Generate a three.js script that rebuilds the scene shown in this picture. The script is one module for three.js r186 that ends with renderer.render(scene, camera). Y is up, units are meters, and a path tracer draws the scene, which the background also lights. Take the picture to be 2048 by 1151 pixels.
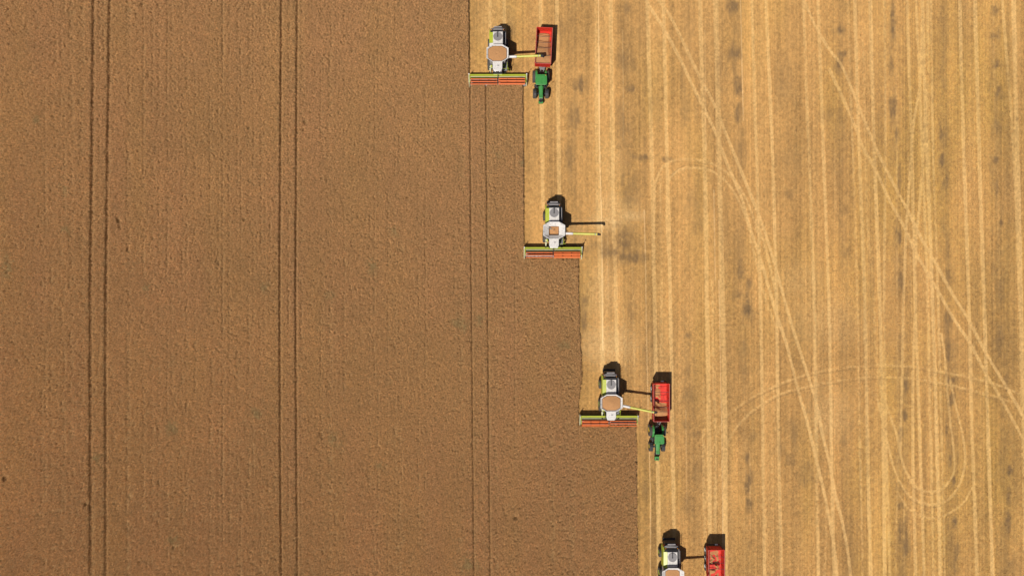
import * as THREE from 'three';
import { mergeGeometries } from 'three/addons/utils/BufferGeometryUtils.js';
import { RoundedBoxGeometry } from 'three/addons/geometries/RoundedBoxGeometry.js';
import { Sky } from 'three/addons/objects/Sky.js';

// ---------------------------------------------------------------- camera, sky, sun, exposure
const scene = new THREE.Scene();
const S = 0.085, H = 115;                       // metres of ground per photo pixel, flying height
const camera = new THREE.PerspectiveCamera(2 * Math.atan(575.5 * S / H) * 180 / Math.PI, 2048 / 1151, 1, 6000);
camera.position.set(0, H, 0);
camera.up.set(0, 0, -1);
camera.lookAt(0, 0, 0);
scene.add(camera);

const sunDir = new THREE.Vector3(-1.42, 4.2, 2.28).normalize();
const sky = new Sky();
sky.name = 'sky'; sky.scale.setScalar(5000);
sky.userData = { kind: 'structure' };
Object.assign(sky.material.uniforms.sunPosition.value, sunDir);
sky.material.uniforms.turbidity.value = 2;
sky.material.uniforms.rayleigh.value = 0.5;
sky.material.uniforms.mieCoefficient.value = 0.002;
scene.add(sky);
scene.environmentIntensity = 0.1;

const sun = new THREE.DirectionalLight(new THREE.Color(1, 0.95, 0.87), 5);
sun.name = 'sun';
sun.position.copy(sunDir).multiplyScalar(200);
sun.castShadow = true;
sun.shadow.mapSize.set(4096, 4096);
Object.assign(sun.shadow.camera, { left: -120, right: 120, top: 90, bottom: -90, near: 1, far: 500 });
scene.add(sun, sun.target);

const renderer = new THREE.WebGLRenderer({ antialias: true });
renderer.setSize(1024, 575);
renderer.shadowMap.enabled = true;
renderer.toneMapping = THREE.LinearToneMapping;
renderer.toneMappingExposure = 0.9;

// ---------------------------------------------------------------- small tools
let seed = 12345;
const rnd = () => { seed = (seed * 1664525 + 1013904223) >>> 0; return seed / 4294967296; };
const rr = (a, b) => a + (b - a) * rnd();
function hash(i, j) { let h = (i * 374761393 + j * 668265263) | 0; h = Math.imul(h ^ (h >>> 13), 1274126177); return ((h ^ (h >>> 16)) >>> 0) / 4294967296; }
function vn(x, y) {
  const i = Math.floor(x), j = Math.floor(y); let u = x - i, v = y - j;
  u = u * u * (3 - 2 * u); v = v * v * (3 - 2 * v);
  const a = hash(i, j), b = hash(i + 1, j), c = hash(i, j + 1), d = hash(i + 1, j + 1);
  return a + (b - a) * u + (c - a) * v + (a - b - c + d) * u * v;
}
const fbm = (x, y, n = 3) => { let s = 0, a = 0.5, t = 0; for (let k = 0; k < n; k++) { s += a * vn(x + k * 17.3, y - k * 9.1); t += a; a *= 0.5; x *= 2.03; y *= 2.03; } return s / t; };
const clamp = (x, a = 0, b = 1) => Math.min(b, Math.max(a, x));
const sstep = (a, b, x) => { const t = clamp((x - a) / (b - a)); return t * t * (3 - 2 * t); };
const lerp = (a, b, t) => a + (b - a) * t;
const GX = (px, h = 0) => (px - 1024) * S * (1 - h / H);       // a photo pixel as a point at height h
const GZ = (py, h = 0) => (py - 575.5) * S * (1 - h / H);
const taken = {};
function numbered(n) { const k = taken[n] = (taken[n] ?? -1) + 1; return k ? n + '_' + String(k).padStart(3, '0') : n; }
function tag(o, label, category, group, kind) {
  o.userData.label = label; o.userData.category = category;
  if (group) o.userData.group = group;
  if (kind) o.userData.kind = kind;
  return o;
}
function shade(o) { o.traverse(c => { if (c.isMesh) { c.castShadow = true; c.receiveShadow = true; } }); return o; }
function table(pts, x) {                                        // piecewise linear y(x), extended flat
  if (x <= pts[0][0]) return pts[0][1];
  for (let i = 1; i < pts.length; i++) if (x <= pts[i][0]) return lerp(pts[i - 1][1], pts[i][1], (x - pts[i - 1][0]) / (pts[i][0] - pts[i - 1][0]));
  return pts[pts.length - 1][1];
}
const ptab = (list, h) => list.map(([px, py]) => [GZ(py, h), GX(px, h)]);   // photo polyline -> x as a function of z

// ---------------------------------------------------------------- where crop stands
const CH = 0.78;                                                 // crop height
const edges = [                                                  // right edge of the standing crop between the header positions
  { z1: -34.45, t: ptab([[939, -2000], [937, 0], [938, 150]], CH) },
  { z1: -5.1, t: ptab([[1047, 150], [1046, 220], [1048, 360], [1049, 520]], CH) },
  { z1: 23.25, t: ptab([[1158, 500], [1158, 560], [1160, 650], [1163, 705], [1165, 755], [1159, 800], [1157, 860]], CH) },
  { z1: 51.6, t: ptab([[1274, 820], [1275, 980], [1278, 1151], [1279, 1200]], CH) },
  { z1: 1e9, t: ptab([[1392, 1200], [1394, 3000]], CH) },
];
function cropEdge(z) { for (const e of edges) if (z < e.z1) return table(e.t, z); }
const tramlines = [
  { w: 0.2, t: ptab([[189, -300], [186.5, 0], [183.5, 300], [180, 600], [179.8, 850], [180, 1400]], 0.5) },
  { w: 0.2, t: ptab([[223, -300], [219, 0], [215, 300], [211, 600], [210.5, 850], [210.5, 1400]], 0.5) },
  { w: 0.15, t: ptab([[563, -300], [562.5, 0], [560.5, 300], [559, 600], [560, 850], [562, 1151], [563, 1400]], 0.5) },
  { w: 0.15, t: ptab([[595, -300], [593.8, 0], [592.5, 300], [591, 600], [592.5, 850], [594.5, 1151], [595, 1400]], 0.5) },
  { w: 0.1, t: ptab([[940, 160], [940.5, 300], [943, 600], [945.5, 850], [948, 1151], [949, 1400]], 0.5) },
  { w: 0.1, t: ptab([[971, 160], [972.5, 300], [975, 600], [978, 850], [980.5, 1151], [981, 1400]], 0.5) },
];
const drillGaps = [252, 285, 333, 88, 418, 443, 505, 640, 748, 775, 850, 1030, 1107, 126, 480].map(px => GX(px, CH));
const holes = [[235, 442, 5], [236, 452, 4], [232, 436, 3], [486, 438, 4], [252, 497, 3], [640, 868, 4], [643, 877, 3], [7, 957, 6], [608, 244, 4], [606, 258, 2.5], [294, 151, 4], [281, 9, 4], [1011, 1030, 3], [1032, 1036, 4], [994, 1065, 3],
  [276, 1126, 4], [314, 966, 2.5], [349, 984, 3], [443, 205, 2.5], [312, 492, 2.5], [814, 395, 3], [168, 1010, 3], [345, 1096, 4], [272, 37, 2.5]]
  .map(([x, y, r]) => [GX(x, CH), GZ(y, CH), r * S]);
const weeds = [[130, 462, 12, 16], [530, 575, 14, 16], [292, 575, 12, 12], [745, 530, 16, 26], [790, 462, 14, 14], [918, 648, 26, 30], [512, 826, 18, 16], [343, 856, 18, 22], [14, 535, 18, 36], [190, 915, 14, 14], [670, 880, 22, 22], [760, 930, 16, 14],
  [935, 1130, 30, 26], [1045, 325, 12, 10], [990, 310, 20, 14], [960, 640, 14, 20], [1130, 690, 22, 14], [70, 240, 12, 14], [660, 590, 14, 12], [125, 380, 12, 20], [345, 1080, 16, 14]]
  .map(([x, y, a, b]) => [GX(x, CH), GZ(y, CH), a * S, b * S]);

function cropAmount(x, z) {                                      // 1 where the crop stands full, 0 where there is none
  const e = cropEdge(z) - x + (vn(z * 0.4, 3.1) - 0.5) * 0.06 + (vn(z * 6, 8.1) - 0.5) * 0.08;
  if (e <= 0) return 0;
  let a = clamp(e / 0.1);
  for (const t of tramlines) {
    const d = Math.abs(x - table(t.t, z) - (vn(z * 0.35, t.w * 90) - 0.5) * 0.05 - (vn(z * 6, x * 3) - 0.5) * 0.08);
    if (d < t.w + 0.25) a = Math.min(a, sstep(t.w * 0.9, t.w + 0.1, d));
  }
  for (const [hx, hz, r] of holes) {
    const d = Math.hypot(x - hx, z - hz);
    if (d < r * 1.5) a = Math.min(a, sstep(r * 0.55, r * 1.25, d));
  }
  return a;
}

// ---------------------------------------------------------------- the stubble: wheel tracks and dark straw patches
const TX0 = -13, TX1 = 101, TZ0 = -62, TZ1 = 62, TN = 2048;      // area of the detailed stubble sheet
const tpx = (TX1 - TX0) / TN, tpz = (TZ1 - TZ0) / TN;
const track = new Float32Array(TN * TN), dark = new Float32Array(TN * TN), trail = new Float32Array(TN * TN);
function stamp(buf, x, z, r, a) {
  const i0 = Math.max(0, Math.floor((x - r - TX0) / tpx)), i1 = Math.min(TN - 1, Math.ceil((x + r - TX0) / tpx));
  const j0 = Math.max(0, Math.floor((z - r - TZ0) / tpz)), j1 = Math.min(TN - 1, Math.ceil((z + r - TZ0) / tpz));
  for (let j = j0; j <= j1; j++) for (let i = i0; i <= i1; i++) {
    const d = Math.hypot(TX0 + (i + 0.5) * tpx - x, TZ0 + (j + 0.5) * tpz - z) / r;
    if (d < 1) { const v = a * (1 - sstep(0.74, 1, d)); if (v > buf[j * TN + i]) buf[j * TN + i] = v; }
  }
}
function line(pts, w, a, buf = track, curve = true) {            // pts in photo pixels, w = width in photo pixels
  const v = pts.map(([px, py]) => new THREE.Vector3(GX(px), 0, GZ(py)));
  const c = curve && v.length > 2 ? new THREE.CatmullRomCurve3(v, false, 'centripetal') : null;
  const parts = c ? c.getSpacedPoints(Math.ceil(c.getLength() / 0.1)) : [];
  if (!c) for (let k = 1; k < v.length; k++) { const n = Math.ceil(v[k].distanceTo(v[k - 1]) / 0.1); for (let q = 0; q < n; q++) parts.push(v[k - 1].clone().lerp(v[k], q / n)); }
  const ph = hash(pts[0][0] | 0, pts[0][1] | 0) * 50;
  parts.forEach((p, k) => {
    const s = a * (0.72 + 0.5 * vn(k * 0.012 + ph, 4.2));
    stamp(buf, p.x + (vn(k * 0.012, ph) - 0.5) * 0.06, p.z, w * S * 0.58 * (0.85 + 0.3 * vn(k * 0.02, ph + 9)), Math.min(1, s));
  });
}
const down = (xs, ys, w, a) => line([[xs[0] - (xs[1] - xs[0]) * 0.5, ys[0] - (ys[1] - ys[0]) * 0.5], ...xs.map((x, i) => [x, ys[i]]), [xs[xs.length - 1] + 3, ys[ys.length - 1] + 170]], w, a);
const Y5 = [0, 300, 600, 870, 1151];
// combine passes
line([[976, -160], [979.5, 0], [980, 75]], 7, 0.62); line([[1005, -160], [1008, 0], [1009, 75]], 7, 0.7);
line([[1079, -160], [1081, 0], [1084, 280], [1086, 415]], 8, 0.85); line([[1112, -160], [1114, 0], [1117, 280], [1119, 415]], 8, 0.85);
line([[1191, -160], [1193, 0], [1195, 280], [1199, 480], [1203, 600], [1206, 745]], 10, 0.6);
line([[1219, -160], [1221, 0], [1225, 280], [1227, 440], [1231, 560], [1234, 690], [1236, 745]], 8, 0.7);
down([1294.5, 1303.5, 1309, 1315, 1318], Y5, 8, 0.85); down([1327, 1334, 1340.5, 1345, 1349], Y5, 7.5, 0.9);
down([1400, 1409, 1414, 1418, 1421], Y5, 8.5, 0.85); down([1432, 1438, 1445, 1450, 1452], Y5, 10, 0.8);
down([1504, 1513, 1521, 1526, 1529], Y5, 6.5, 0.8); down([1532, 1545, 1553.5, 1557, 1563], Y5, 6.5, 0.85);
down([1607, 1618, 1628.5, 1633, 1637], Y5, 6.5, 0.65); down([1636.5, 1647, 1658, 1663, 1668], Y5, 6.5, 0.75);
down([1710, 1719, 1730, 1735, 1742], Y5, 7, 0.8); down([1741, 1749, 1760, 1767, 1770], Y5, 7.5, 0.8);
down([1814.5, 1824, 1831, 1840, 1849], Y5, 6.5, 0.75); down([1845, 1854, 1866, 1874, 1881], Y5, 7.5, 0.85);
down([1920, 1928, 1938.5, 1945, 1955], Y5, 7, 0.85); down([1951, 1959, 1969, 1977, 1986], Y5, 7.5, 0.9);
down([2028, 2035, 2043, 2050, 2060], Y5, 9, 0.8); down([2005, 2028, 2040, 2046, 2052], Y5, 6, 0.6);
// trailer and tractor passes
down([1696, 1706, 1716, 1720, 1726], Y5, 5, 0.5); down([1770, 1771.5, 1769, 1773, 1780], Y5, 5, 0.55); down([1790, 1794, 1795, 1797, 1792], Y5, 4, 0.38);
down([1833, 1845, 1856, 1862, 1868], Y5, 5.5, 0.6); down([1856, 1858, 1864, 1876, 1884], Y5, 5, 0.5); down([1862.5, 1867, 1877, 1884, 1890], Y5, 5, 0.6);
line([[1747, 600], [1753, 700], [1766, 830], [1772, 1000]], 5, 0.45); line([[1735, 440], [1744, 540], [1748, 620]], 4, 0.4);
line([[1310, 590], [1312, 700], [1314, 800]], 6, 0.6); line([[1323, 560], [1323, 690], [1324, 760]], 5, 0.5);
line([[1425, 560], [1426, 700], [1431, 860], [1431, 1000], [1430, 1160], [1429, 1300]], 6, 0.6);
line([[1407, 860], [1408, 1000], [1412, 1151], [1413, 1300]], 6, 0.65);
line([[1544, 870], [1545, 1000], [1547, 1160], [1548, 1300]], 5, 0.45);
line([[1652, 1000], [1653, 1080], [1649, 1151], [1646, 1250]], 5, 0.45); line([[1532, 1020], [1533.5, 1151], [1534, 1260]], 5, 0.45);
line([[1809, 1000], [1809, 1151], [1810, 1260]], 4, 0.4); line([[1670, 300], [1672, 420]], 4, 0.3);
line([[1320, 350], [1322, 450], [1325, 560]], 4.5, 0.4); line([[1260, 100], [1262, 320]], 3, 0.2);
// many older faint passes and broad pale bands of spread straw
seed = 991;
for (let k = 0; k < 34; k++) { const x = rr(1180, 2060), y = rr(-100, 900), l = rr(200, 900); line([[x, y], [x + l * 0.012, y + l * 0.5], [x + l * 0.024, y + l]], rr(2.5, 4.5), rr(0.16, 0.4)); }
for (const [x, w] of [[1205, 26], [1415, 22], [1440, 18], [1520, 20], [1625, 24], [1730, 30], [1850, 26], [1945, 20], [2035, 24], [1315, 20]]) down([x - 4, x, x + 9, x + 14, x + 18], Y5, w, 0.2);
// thin bright ridges of straw
for (const [pts, a] of [[[[1196, -100], [1198, 80], [1199, 281], [1204, 460], [1204.5, 590], [1206, 700]], 0.7], [[[1289, 420], [1292, 560], [1294, 700], [1298, 860], [1301, 1000], [1301, 1151], [1302, 1260]], 0.75], [[[1480, -60], [1484, 120], [1487, 240]], 0.55],
  [[[1438, 560], [1441, 700], [1444, 900], [1446, 1100]], 0.6], [[[1246, 60], [1247, 280]], 0.3], [[[1215, 460], [1217, 600]], 0.35], [[[1410, 60], [1413, 300]], 0.25], [[[1428, 380], [1431, 560]], 0.4], [[[1372, 820], [1374, 1010]], 0.3], [[[1500, 900], [1502, 1060]], 0.25]]) line(pts, 2.4, a, trail);
// diagonal drives
line([[1282, -40], [1295, 5], [1325, 52], [1359, 115], [1388, 176], [1427, 256], [1456, 331], [1482, 392], [1501, 457], [1522, 521], [1541, 585], [1555, 634], [1574, 690], [1595, 775], [1615, 845], [1634, 923], [1652.5, 1004], [1671, 1110], [1676, 1200]], 6.2, 1);
line([[1300, -40], [1317, 0], [1337, 27], [1361, 73], [1398, 151], [1427, 205], [1457, 279], [1490, 360], [1520, 435], [1546, 515], [1565, 583], [1582, 644], [1606, 719], [1630, 794], [1646, 870], [1661, 931], [1669, 980], [1685, 1044], [1698, 1116], [1706, 1200]], 6.2, 1);
line([[1512, 440], [1530, 490], [1546, 556], [1556, 610]], 5, 0.6); line([[1500, 470], [1517, 540], [1532, 600], [1551, 650]], 5, 0.55);
line([[1600, -20], [1615, 16], [1631, 51], [1660, 100], [1682, 128], [1703, 174], [1727, 235], [1756, 303], [1789, 370], [1816, 420], [1842, 474], [1874, 530], [1904, 585], [1939, 641], [1973, 706], [2008, 764], [2048, 832], [2100, 925]], 6.2, 1);
line([[1660, 140], [1682, 187], [1706, 241], [1728, 297], [1751, 338], [1783, 407], [1808, 452], [1834, 509], [1876, 580], [1909, 639], [1941, 687], [1971, 743], [2003, 797], [2048, 880], [2090, 960]], 6, 0.8);
line([[1845, -40], [1844, 60], [1840, 171], [1828, 246], [1823, 308], [1818, 380], [1813, 460], [1808, 594], [1806, 680], [1804, 794], [1801, 900]], 5.5, 0.72);
line([[1853, 180], [1848, 300], [1840, 407], [1833, 487], [1832, 600], [1828, 700], [1826, 870], [1828, 980], [1832, 1151], [1834, 1260]], 6, 0.72);
// sweeping turns
line([[1412, 1000], [1421, 923], [1434, 872], [1447, 842], [1475, 815], [1511, 791], [1567, 765], [1628, 745], [1698, 734], [1768, 730], [1834, 734], [1901, 746], [1982, 765], [2048, 791], [2120, 830]], 4, 0.56);
line([[1440, 950], [1452, 895], [1469, 861], [1500, 826], [1559, 789], [1628, 770], [1698, 758], [1768, 753], [1834, 758], [1901, 770], [1995, 794], [2050, 815], [2120, 850]], 4, 0.56);
line([[1770, 800], [1782, 835], [1794, 870], [1805, 923], [1821, 958], [1837, 977], [1861, 984], [1883, 978], [1899, 962], [1909, 942], [1908, 900], [1902, 850], [1896, 790], [1891, 720], [1884, 668]], 4.6, 0.72);
line([[1756, 800], [1768, 850], [1778, 897], [1792, 945], [1816, 988], [1842, 1004], [1867, 1008], [1891, 1002], [1912, 982], [1926, 950], [1931, 920], [1926, 870], [1912, 810], [1901, 760]], 4.8, 0.72);
line([[1796, 985], [1816, 1014], [1842, 1030], [1869, 1035], [1901, 1025], [1928, 1004], [1945, 975]], 3.6, 0.6);
line([[1310, 560], [1307, 480], [1309, 410], [1311, 368], [1320, 342], [1336, 326], [1357, 319], [1391, 319], [1418, 325], [1448, 340], [1478, 372], [1502, 420], [1520, 480]], 4.6, 0.75);
line([[1337, 520], [1333, 440], [1335, 390], [1340, 356], [1364, 338], [1399, 336], [1431, 346], [1460, 372], [1482, 410], [1500, 460]], 4.6, 0.72);
line([[1590, 665], [1628, 640], [1690, 615], [1720, 612]], 2.5, 0.28); line([[1600, 690], [1640, 668], [1720, 645]], 2.5, 0.25);
// shadow edges along the turns, painted as dark lines into the stubble colour
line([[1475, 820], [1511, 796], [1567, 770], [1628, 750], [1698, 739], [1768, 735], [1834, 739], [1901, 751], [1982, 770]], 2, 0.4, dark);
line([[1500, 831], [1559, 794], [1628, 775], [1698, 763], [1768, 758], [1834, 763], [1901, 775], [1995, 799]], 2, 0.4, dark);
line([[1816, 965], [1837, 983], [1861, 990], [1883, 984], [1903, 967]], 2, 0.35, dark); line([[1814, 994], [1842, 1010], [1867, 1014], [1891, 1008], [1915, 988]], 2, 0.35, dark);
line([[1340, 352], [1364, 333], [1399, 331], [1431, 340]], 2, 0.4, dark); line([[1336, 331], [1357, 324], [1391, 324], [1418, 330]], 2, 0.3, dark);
// dark grey-brown patches where damp chaff and straw lie
function patch(px, py, rx, ry, a, n = 1.6) {
  const X = GX(px), Z = GZ(py), A = rx * S, B = ry * S;
  const i0 = Math.max(0, Math.floor((X - 2 * A - TX0) / tpx)), i1 = Math.min(TN - 1, Math.ceil((X + 2 * A - TX0) / tpx));
  const j0 = Math.max(0, Math.floor((Z - 2 * B - TZ0) / tpz)), j1 = Math.min(TN - 1, Math.ceil((Z + 2 * B - TZ0) / tpz));
  for (let j = j0; j <= j1; j++) for (let i = i0; i <= i1; i++) {
    const x = TX0 + (i + 0.5) * tpx, z = TZ0 + (j + 0.5) * tpz;
    const d = Math.hypot((x - X) / A, (z - Z) / B) + (fbm(x * 1.7, z * 0.38, 3) - 0.5) * n;
    const v = Math.min(1.1, 1.55 * a) * (1 - sstep(0.1, 1.4, d)) * (0.35 + 0.6 * vn(x * 3.1, z * 2.2) + 0.35 * vn(x * 5, z * 0.5));
    if (v > dark[j * TN + i]) dark[j * TN + i] = v;
  }
}
for (const p of [[1467, 12, 14, 20, .8], [1470, 105, 15, 26, .75], [1476, 170, 12, 26, .7], [1478, 225, 10, 24, .6], [1484, 300, 10, 26, .45], [1160, 170, 16, 16, .75], [1150, 238, 14, 26, .6], [1142, 310, 16, 30, .45], [1262, 178, 14, 8, .6], [1256, 20, 12, 20, .45], [1250, 120, 20, 26, .4],
  [1270, 314, 10, 9, .95], [1288, 314, 14, 7, .8], [1330, 318, 12, 6, .7], [1250, 480, 34, 34, .62, 0.8], [1222, 502, 28, 18, .7, 0.9], [1264, 514, 34, 16, .75, 0.9], [1238, 490, 60, 46, .4, 0.7], [1240, 450, 14, 10, .35], [1200, 490, 24, 14, .4], [1172, 498, 14, 10, .3],
  [1482, 545, 10, 30, .6], [1478, 590, 14, 16, .5], [1495, 620, 14, 30, .75], [1488, 690, 9, 30, .4], [1499, 565, 9, 14, .5], [1493, 916, 9, 14, .95], [1497, 965, 9, 30, 1], [1499, 1010, 9, 20, .6], [1497, 1090, 8, 20, .35], [1378, 670, 8, 6, .6], [1376, 745, 9, 20, .35], [1380, 790, 12, 18, .4], [1378, 850, 14, 14, .4], [1390, 868, 16, 10, .5], [1262, 620, 10, 26, .35], [1168, 640, 8, 24, .6], [1170, 600, 7, 14, .45],
  [1786, 60, 7, 60, .7], [1784, 130, 8, 28, .85], [1787, 215, 9, 26, .9], [1795, 270, 7, 20, .75], [1798, 350, 6, 40, .5], [1800, 470, 7, 26, .8], [1802, 560, 7, 16, .6], [1800, 672, 6, 9, .85], [1812, 770, 9, 30, .75], [1810, 832, 7, 14, .8], [1804, 865, 8, 20, .7], [1800, 1010, 10, 10, .6], [1803, 1060, 10, 30, .95], [1812, 1085, 8, 30, .7],
  [1678, 130, 12, 24, .6], [1682, 62, 14, 12, .65], [1683, 108, 14, 8, .65], [1680, 235, 12, 26, .4], [1690, 420, 10, 20, .4], [1694, 500, 10, 20, .4], [1655, 230, 20, 14, .3],
  [1885, 270, 8, 18, .7], [1886, 318, 7, 16, .95], [1890, 365, 7, 24, .6], [1897, 500, 6, 26, .45], [1897, 560, 10, 30, .6], [1898, 640, 10, 24, .6], [1899, 700, 9, 26, .85], [1907, 760, 14, 10, .6], [1902, 800, 9, 24, .85], [1894, 860, 6, 20, .95], [1901, 925, 5, 28, .9], [1908, 960, 5, 12, .85], [1911, 1045, 7, 16, .95], [1912, 1110, 7, 40, .5],
  [1992, 20, 12, 16, .85], [1990, 72, 12, 14, .85], [1994, 128, 13, 10, .65], [1998, 180, 11, 18, .65], [1996, 250, 12, 30, .45], [1992, 320, 8, 10, .8], [1994, 370, 6, 24, .6], [2003, 445, 5, 8, .8], [2005, 420, 7, 20, .5], [2005, 580, 12, 40, .45], [2000, 680, 12, 40, .5], [2015, 760, 14, 20, .45], [2022, 940, 12, 14, .7], [2018, 990, 7, 20, .55], [2017, 1050, 7, 30, .6], [2022, 1130, 8, 30, .4],
  ...[[1478, .4], [1790, .42], [1893, .42], [1996, .4], [2018, .3], [1683, .26], [1255, .26], [1378, .26], [1150, .26], [1582, .2], [1290, .16], [1445, .16], [1765, .16], [1935, .18]].flatMap(([x, a]) => [0, 1, 2, 3, 4, 5].map(k => [x + k * 3.6 - 8 + 8 * hash(x, k), 60 + k * 205 + 60 * hash(k, x), 13, 120, a * 0.62])), [1560, 1150, 30, 10, .3], [1575, 390, 12, 10, .35], [1580, 320, 30, 30, .25], [1590, 860, 20, 30, .3], [1610, 950, 18, 26, .4], [1585, 920, 14, 20, .35], [1690, 880, 10, 18, .3], [1560, 900, 14, 14, .3], [1505, 870, 20, 10, .3], [1120, 60, 10, 30, .35], [1025, 60, 9, 24, .3], [1395, 940, 14, 40, .3], [1380, 1010, 16, 30, .3], [1290, 980, 8, 24, .3], [1290, 700, 8, 40, .25], [1390, 430, 20, 60, .3], [1300, 200, 12, 60, .3], [1370, 200, 14, 80, .3], [1440, 140, 12, 50, .3], [1245, 250, 14, 50, .35], [1570, 160, 22, 60, .25], [1260, 380, 22, 40, .35]]) patch(...p);

// colour of the stubble sheet: straw, chaff, soil and the painted shade beside the turns
const colA = new Uint8Array(TN * TN * 4), bmpA = new Uint8Array(TN * TN * 4);
const enc = v => { v = clamp(v); return 255 * (v <= 0.0031308 ? v * 12.92 : 1.055 * Math.pow(v, 1 / 2.4) - 0.055); };
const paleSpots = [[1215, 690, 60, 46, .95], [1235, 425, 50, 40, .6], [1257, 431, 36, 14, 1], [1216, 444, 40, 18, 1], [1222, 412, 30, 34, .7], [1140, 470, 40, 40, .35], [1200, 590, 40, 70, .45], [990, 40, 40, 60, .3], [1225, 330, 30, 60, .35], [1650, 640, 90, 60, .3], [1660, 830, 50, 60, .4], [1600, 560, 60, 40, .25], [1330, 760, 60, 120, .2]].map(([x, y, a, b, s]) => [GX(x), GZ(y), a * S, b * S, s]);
for (let j = 0; j < TN; j++) {
  const z = TZ0 + (j + 0.5) * tpz;
  for (let i = 0; i < TN; i++) {
    const x = TX0 + (i + 0.5) * tpx, k = j * TN + i;
    const row = hash(Math.round(x / 0.17), 7), row2 = vn(x * 2.3, z * 0.035), fine = hash(i, j), mid = 0.55 * vn(x * 3.1, z * 2.7) + 0.45 * vn(x * 6.3 + 7, z * 5.7), band = fbm(x * 0.55 + 11, z * 0.05, 3), big = fbm(x * 0.16 + 5, z * 0.09, 3), swath = vn(x * 0.62 + 3, z * 0.012);
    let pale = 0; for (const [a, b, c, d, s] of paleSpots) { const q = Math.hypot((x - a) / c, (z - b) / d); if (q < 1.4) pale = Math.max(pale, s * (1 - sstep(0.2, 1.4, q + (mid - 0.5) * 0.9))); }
    const tk = track[k]; let t = tk > 0 ? clamp(tk * (0.72 + 0.5 * mid)) : 0; const tt = 0.98 + 0.36 * (mid - 0.5) + 0.3 * (fine - 0.5), dk = dark[k] * (0.75 + 0.5 * fine) * (1 - 0.4 * t), tr = trail[k];
    let L = 0.785 + 0.32 * (fine - 0.5) + 0.5 * (mid - 0.5) + 0.16 * (row - 0.5) + 0.2 * (row2 - 0.5) + 0.36 * (band - 0.5) + 0.3 * (big - 0.5) + 0.14 * (swath - 0.5);
    const ochre = clamp((fbm(x * 0.22 + 40, z * 0.06, 2) - 0.48) * 1.4 + sstep(50, 85, x + (mid - 0.5) * 30) * 0.6);
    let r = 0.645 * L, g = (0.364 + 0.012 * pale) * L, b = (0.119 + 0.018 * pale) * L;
    g *= 1 + 0.015 * ochre; b *= 1 - 0.2 * ochre; r *= 1 - 0.04 * ochre;
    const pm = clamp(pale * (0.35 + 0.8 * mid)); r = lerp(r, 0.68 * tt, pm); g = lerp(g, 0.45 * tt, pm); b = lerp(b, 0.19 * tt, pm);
    r = lerp(r, 0.73 * tt, 0.56 * t); g = lerp(g, 0.448 * tt, 0.56 * t); b = lerp(b, 0.17 * tt, 0.56 * t);
    r = lerp(r, 0.98, 0.7 * tr); g = lerp(g, 0.68, 0.7 * tr); b = lerp(b, 0.33, 0.7 * tr);
    r = lerp(r, 0.235, clamp(0.92 * dk)); g = lerp(g, 0.138, clamp(0.92 * dk)); b = lerp(b, 0.056, clamp(0.92 * dk));
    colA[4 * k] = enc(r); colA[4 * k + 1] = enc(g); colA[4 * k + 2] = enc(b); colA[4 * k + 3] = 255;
    bmpA[4 * k] = bmpA[4 * k + 1] = bmpA[4 * k + 2] = 255 * clamp(0.5 + 0.5 * (fine - 0.5) + 0.3 * (mid - 0.5) - 0.35 * t + 0.4 * tr); bmpA[4 * k + 3] = 255;
  }
}
function tex(data, w, h, srgb) {
  const t = new THREE.DataTexture(data, w, h, THREE.RGBAFormat);
  t.magFilter = THREE.LinearFilter; t.minFilter = THREE.LinearFilter; t.wrapS = t.wrapT = THREE.RepeatWrapping;
  if (srgb) t.colorSpace = THREE.SRGBColorSpace;
  t.needsUpdate = true; return t;
}
function sheet(x0, x1, z0, z1, y, uvScale) {
  const g = new THREE.BufferGeometry();
  g.setAttribute('position', new THREE.Float32BufferAttribute([x0, y, z0, x1, y, z0, x1, y, z1, x0, y, z1], 3));
  g.setAttribute('normal', new THREE.Float32BufferAttribute([0, 1, 0, 0, 1, 0, 0, 1, 0, 0, 1, 0], 3));
  g.setAttribute('uv', new THREE.Float32BufferAttribute(uvScale ? [x0, z0, x1, z0, x1, z1, x0, z1].map(v => v / uvScale) : [0, 0, 1, 0, 1, 1, 0, 1], 2));
  g.setIndex([0, 2, 1, 0, 3, 2]); return g;
}
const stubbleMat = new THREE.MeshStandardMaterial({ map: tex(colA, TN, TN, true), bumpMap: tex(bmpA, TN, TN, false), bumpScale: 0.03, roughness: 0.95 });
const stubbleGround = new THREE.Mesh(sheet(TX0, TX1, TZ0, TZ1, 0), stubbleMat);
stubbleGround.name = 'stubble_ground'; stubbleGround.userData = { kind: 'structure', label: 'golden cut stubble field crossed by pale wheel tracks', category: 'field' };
stubbleGround.receiveShadow = true; scene.add(stubbleGround);

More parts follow.
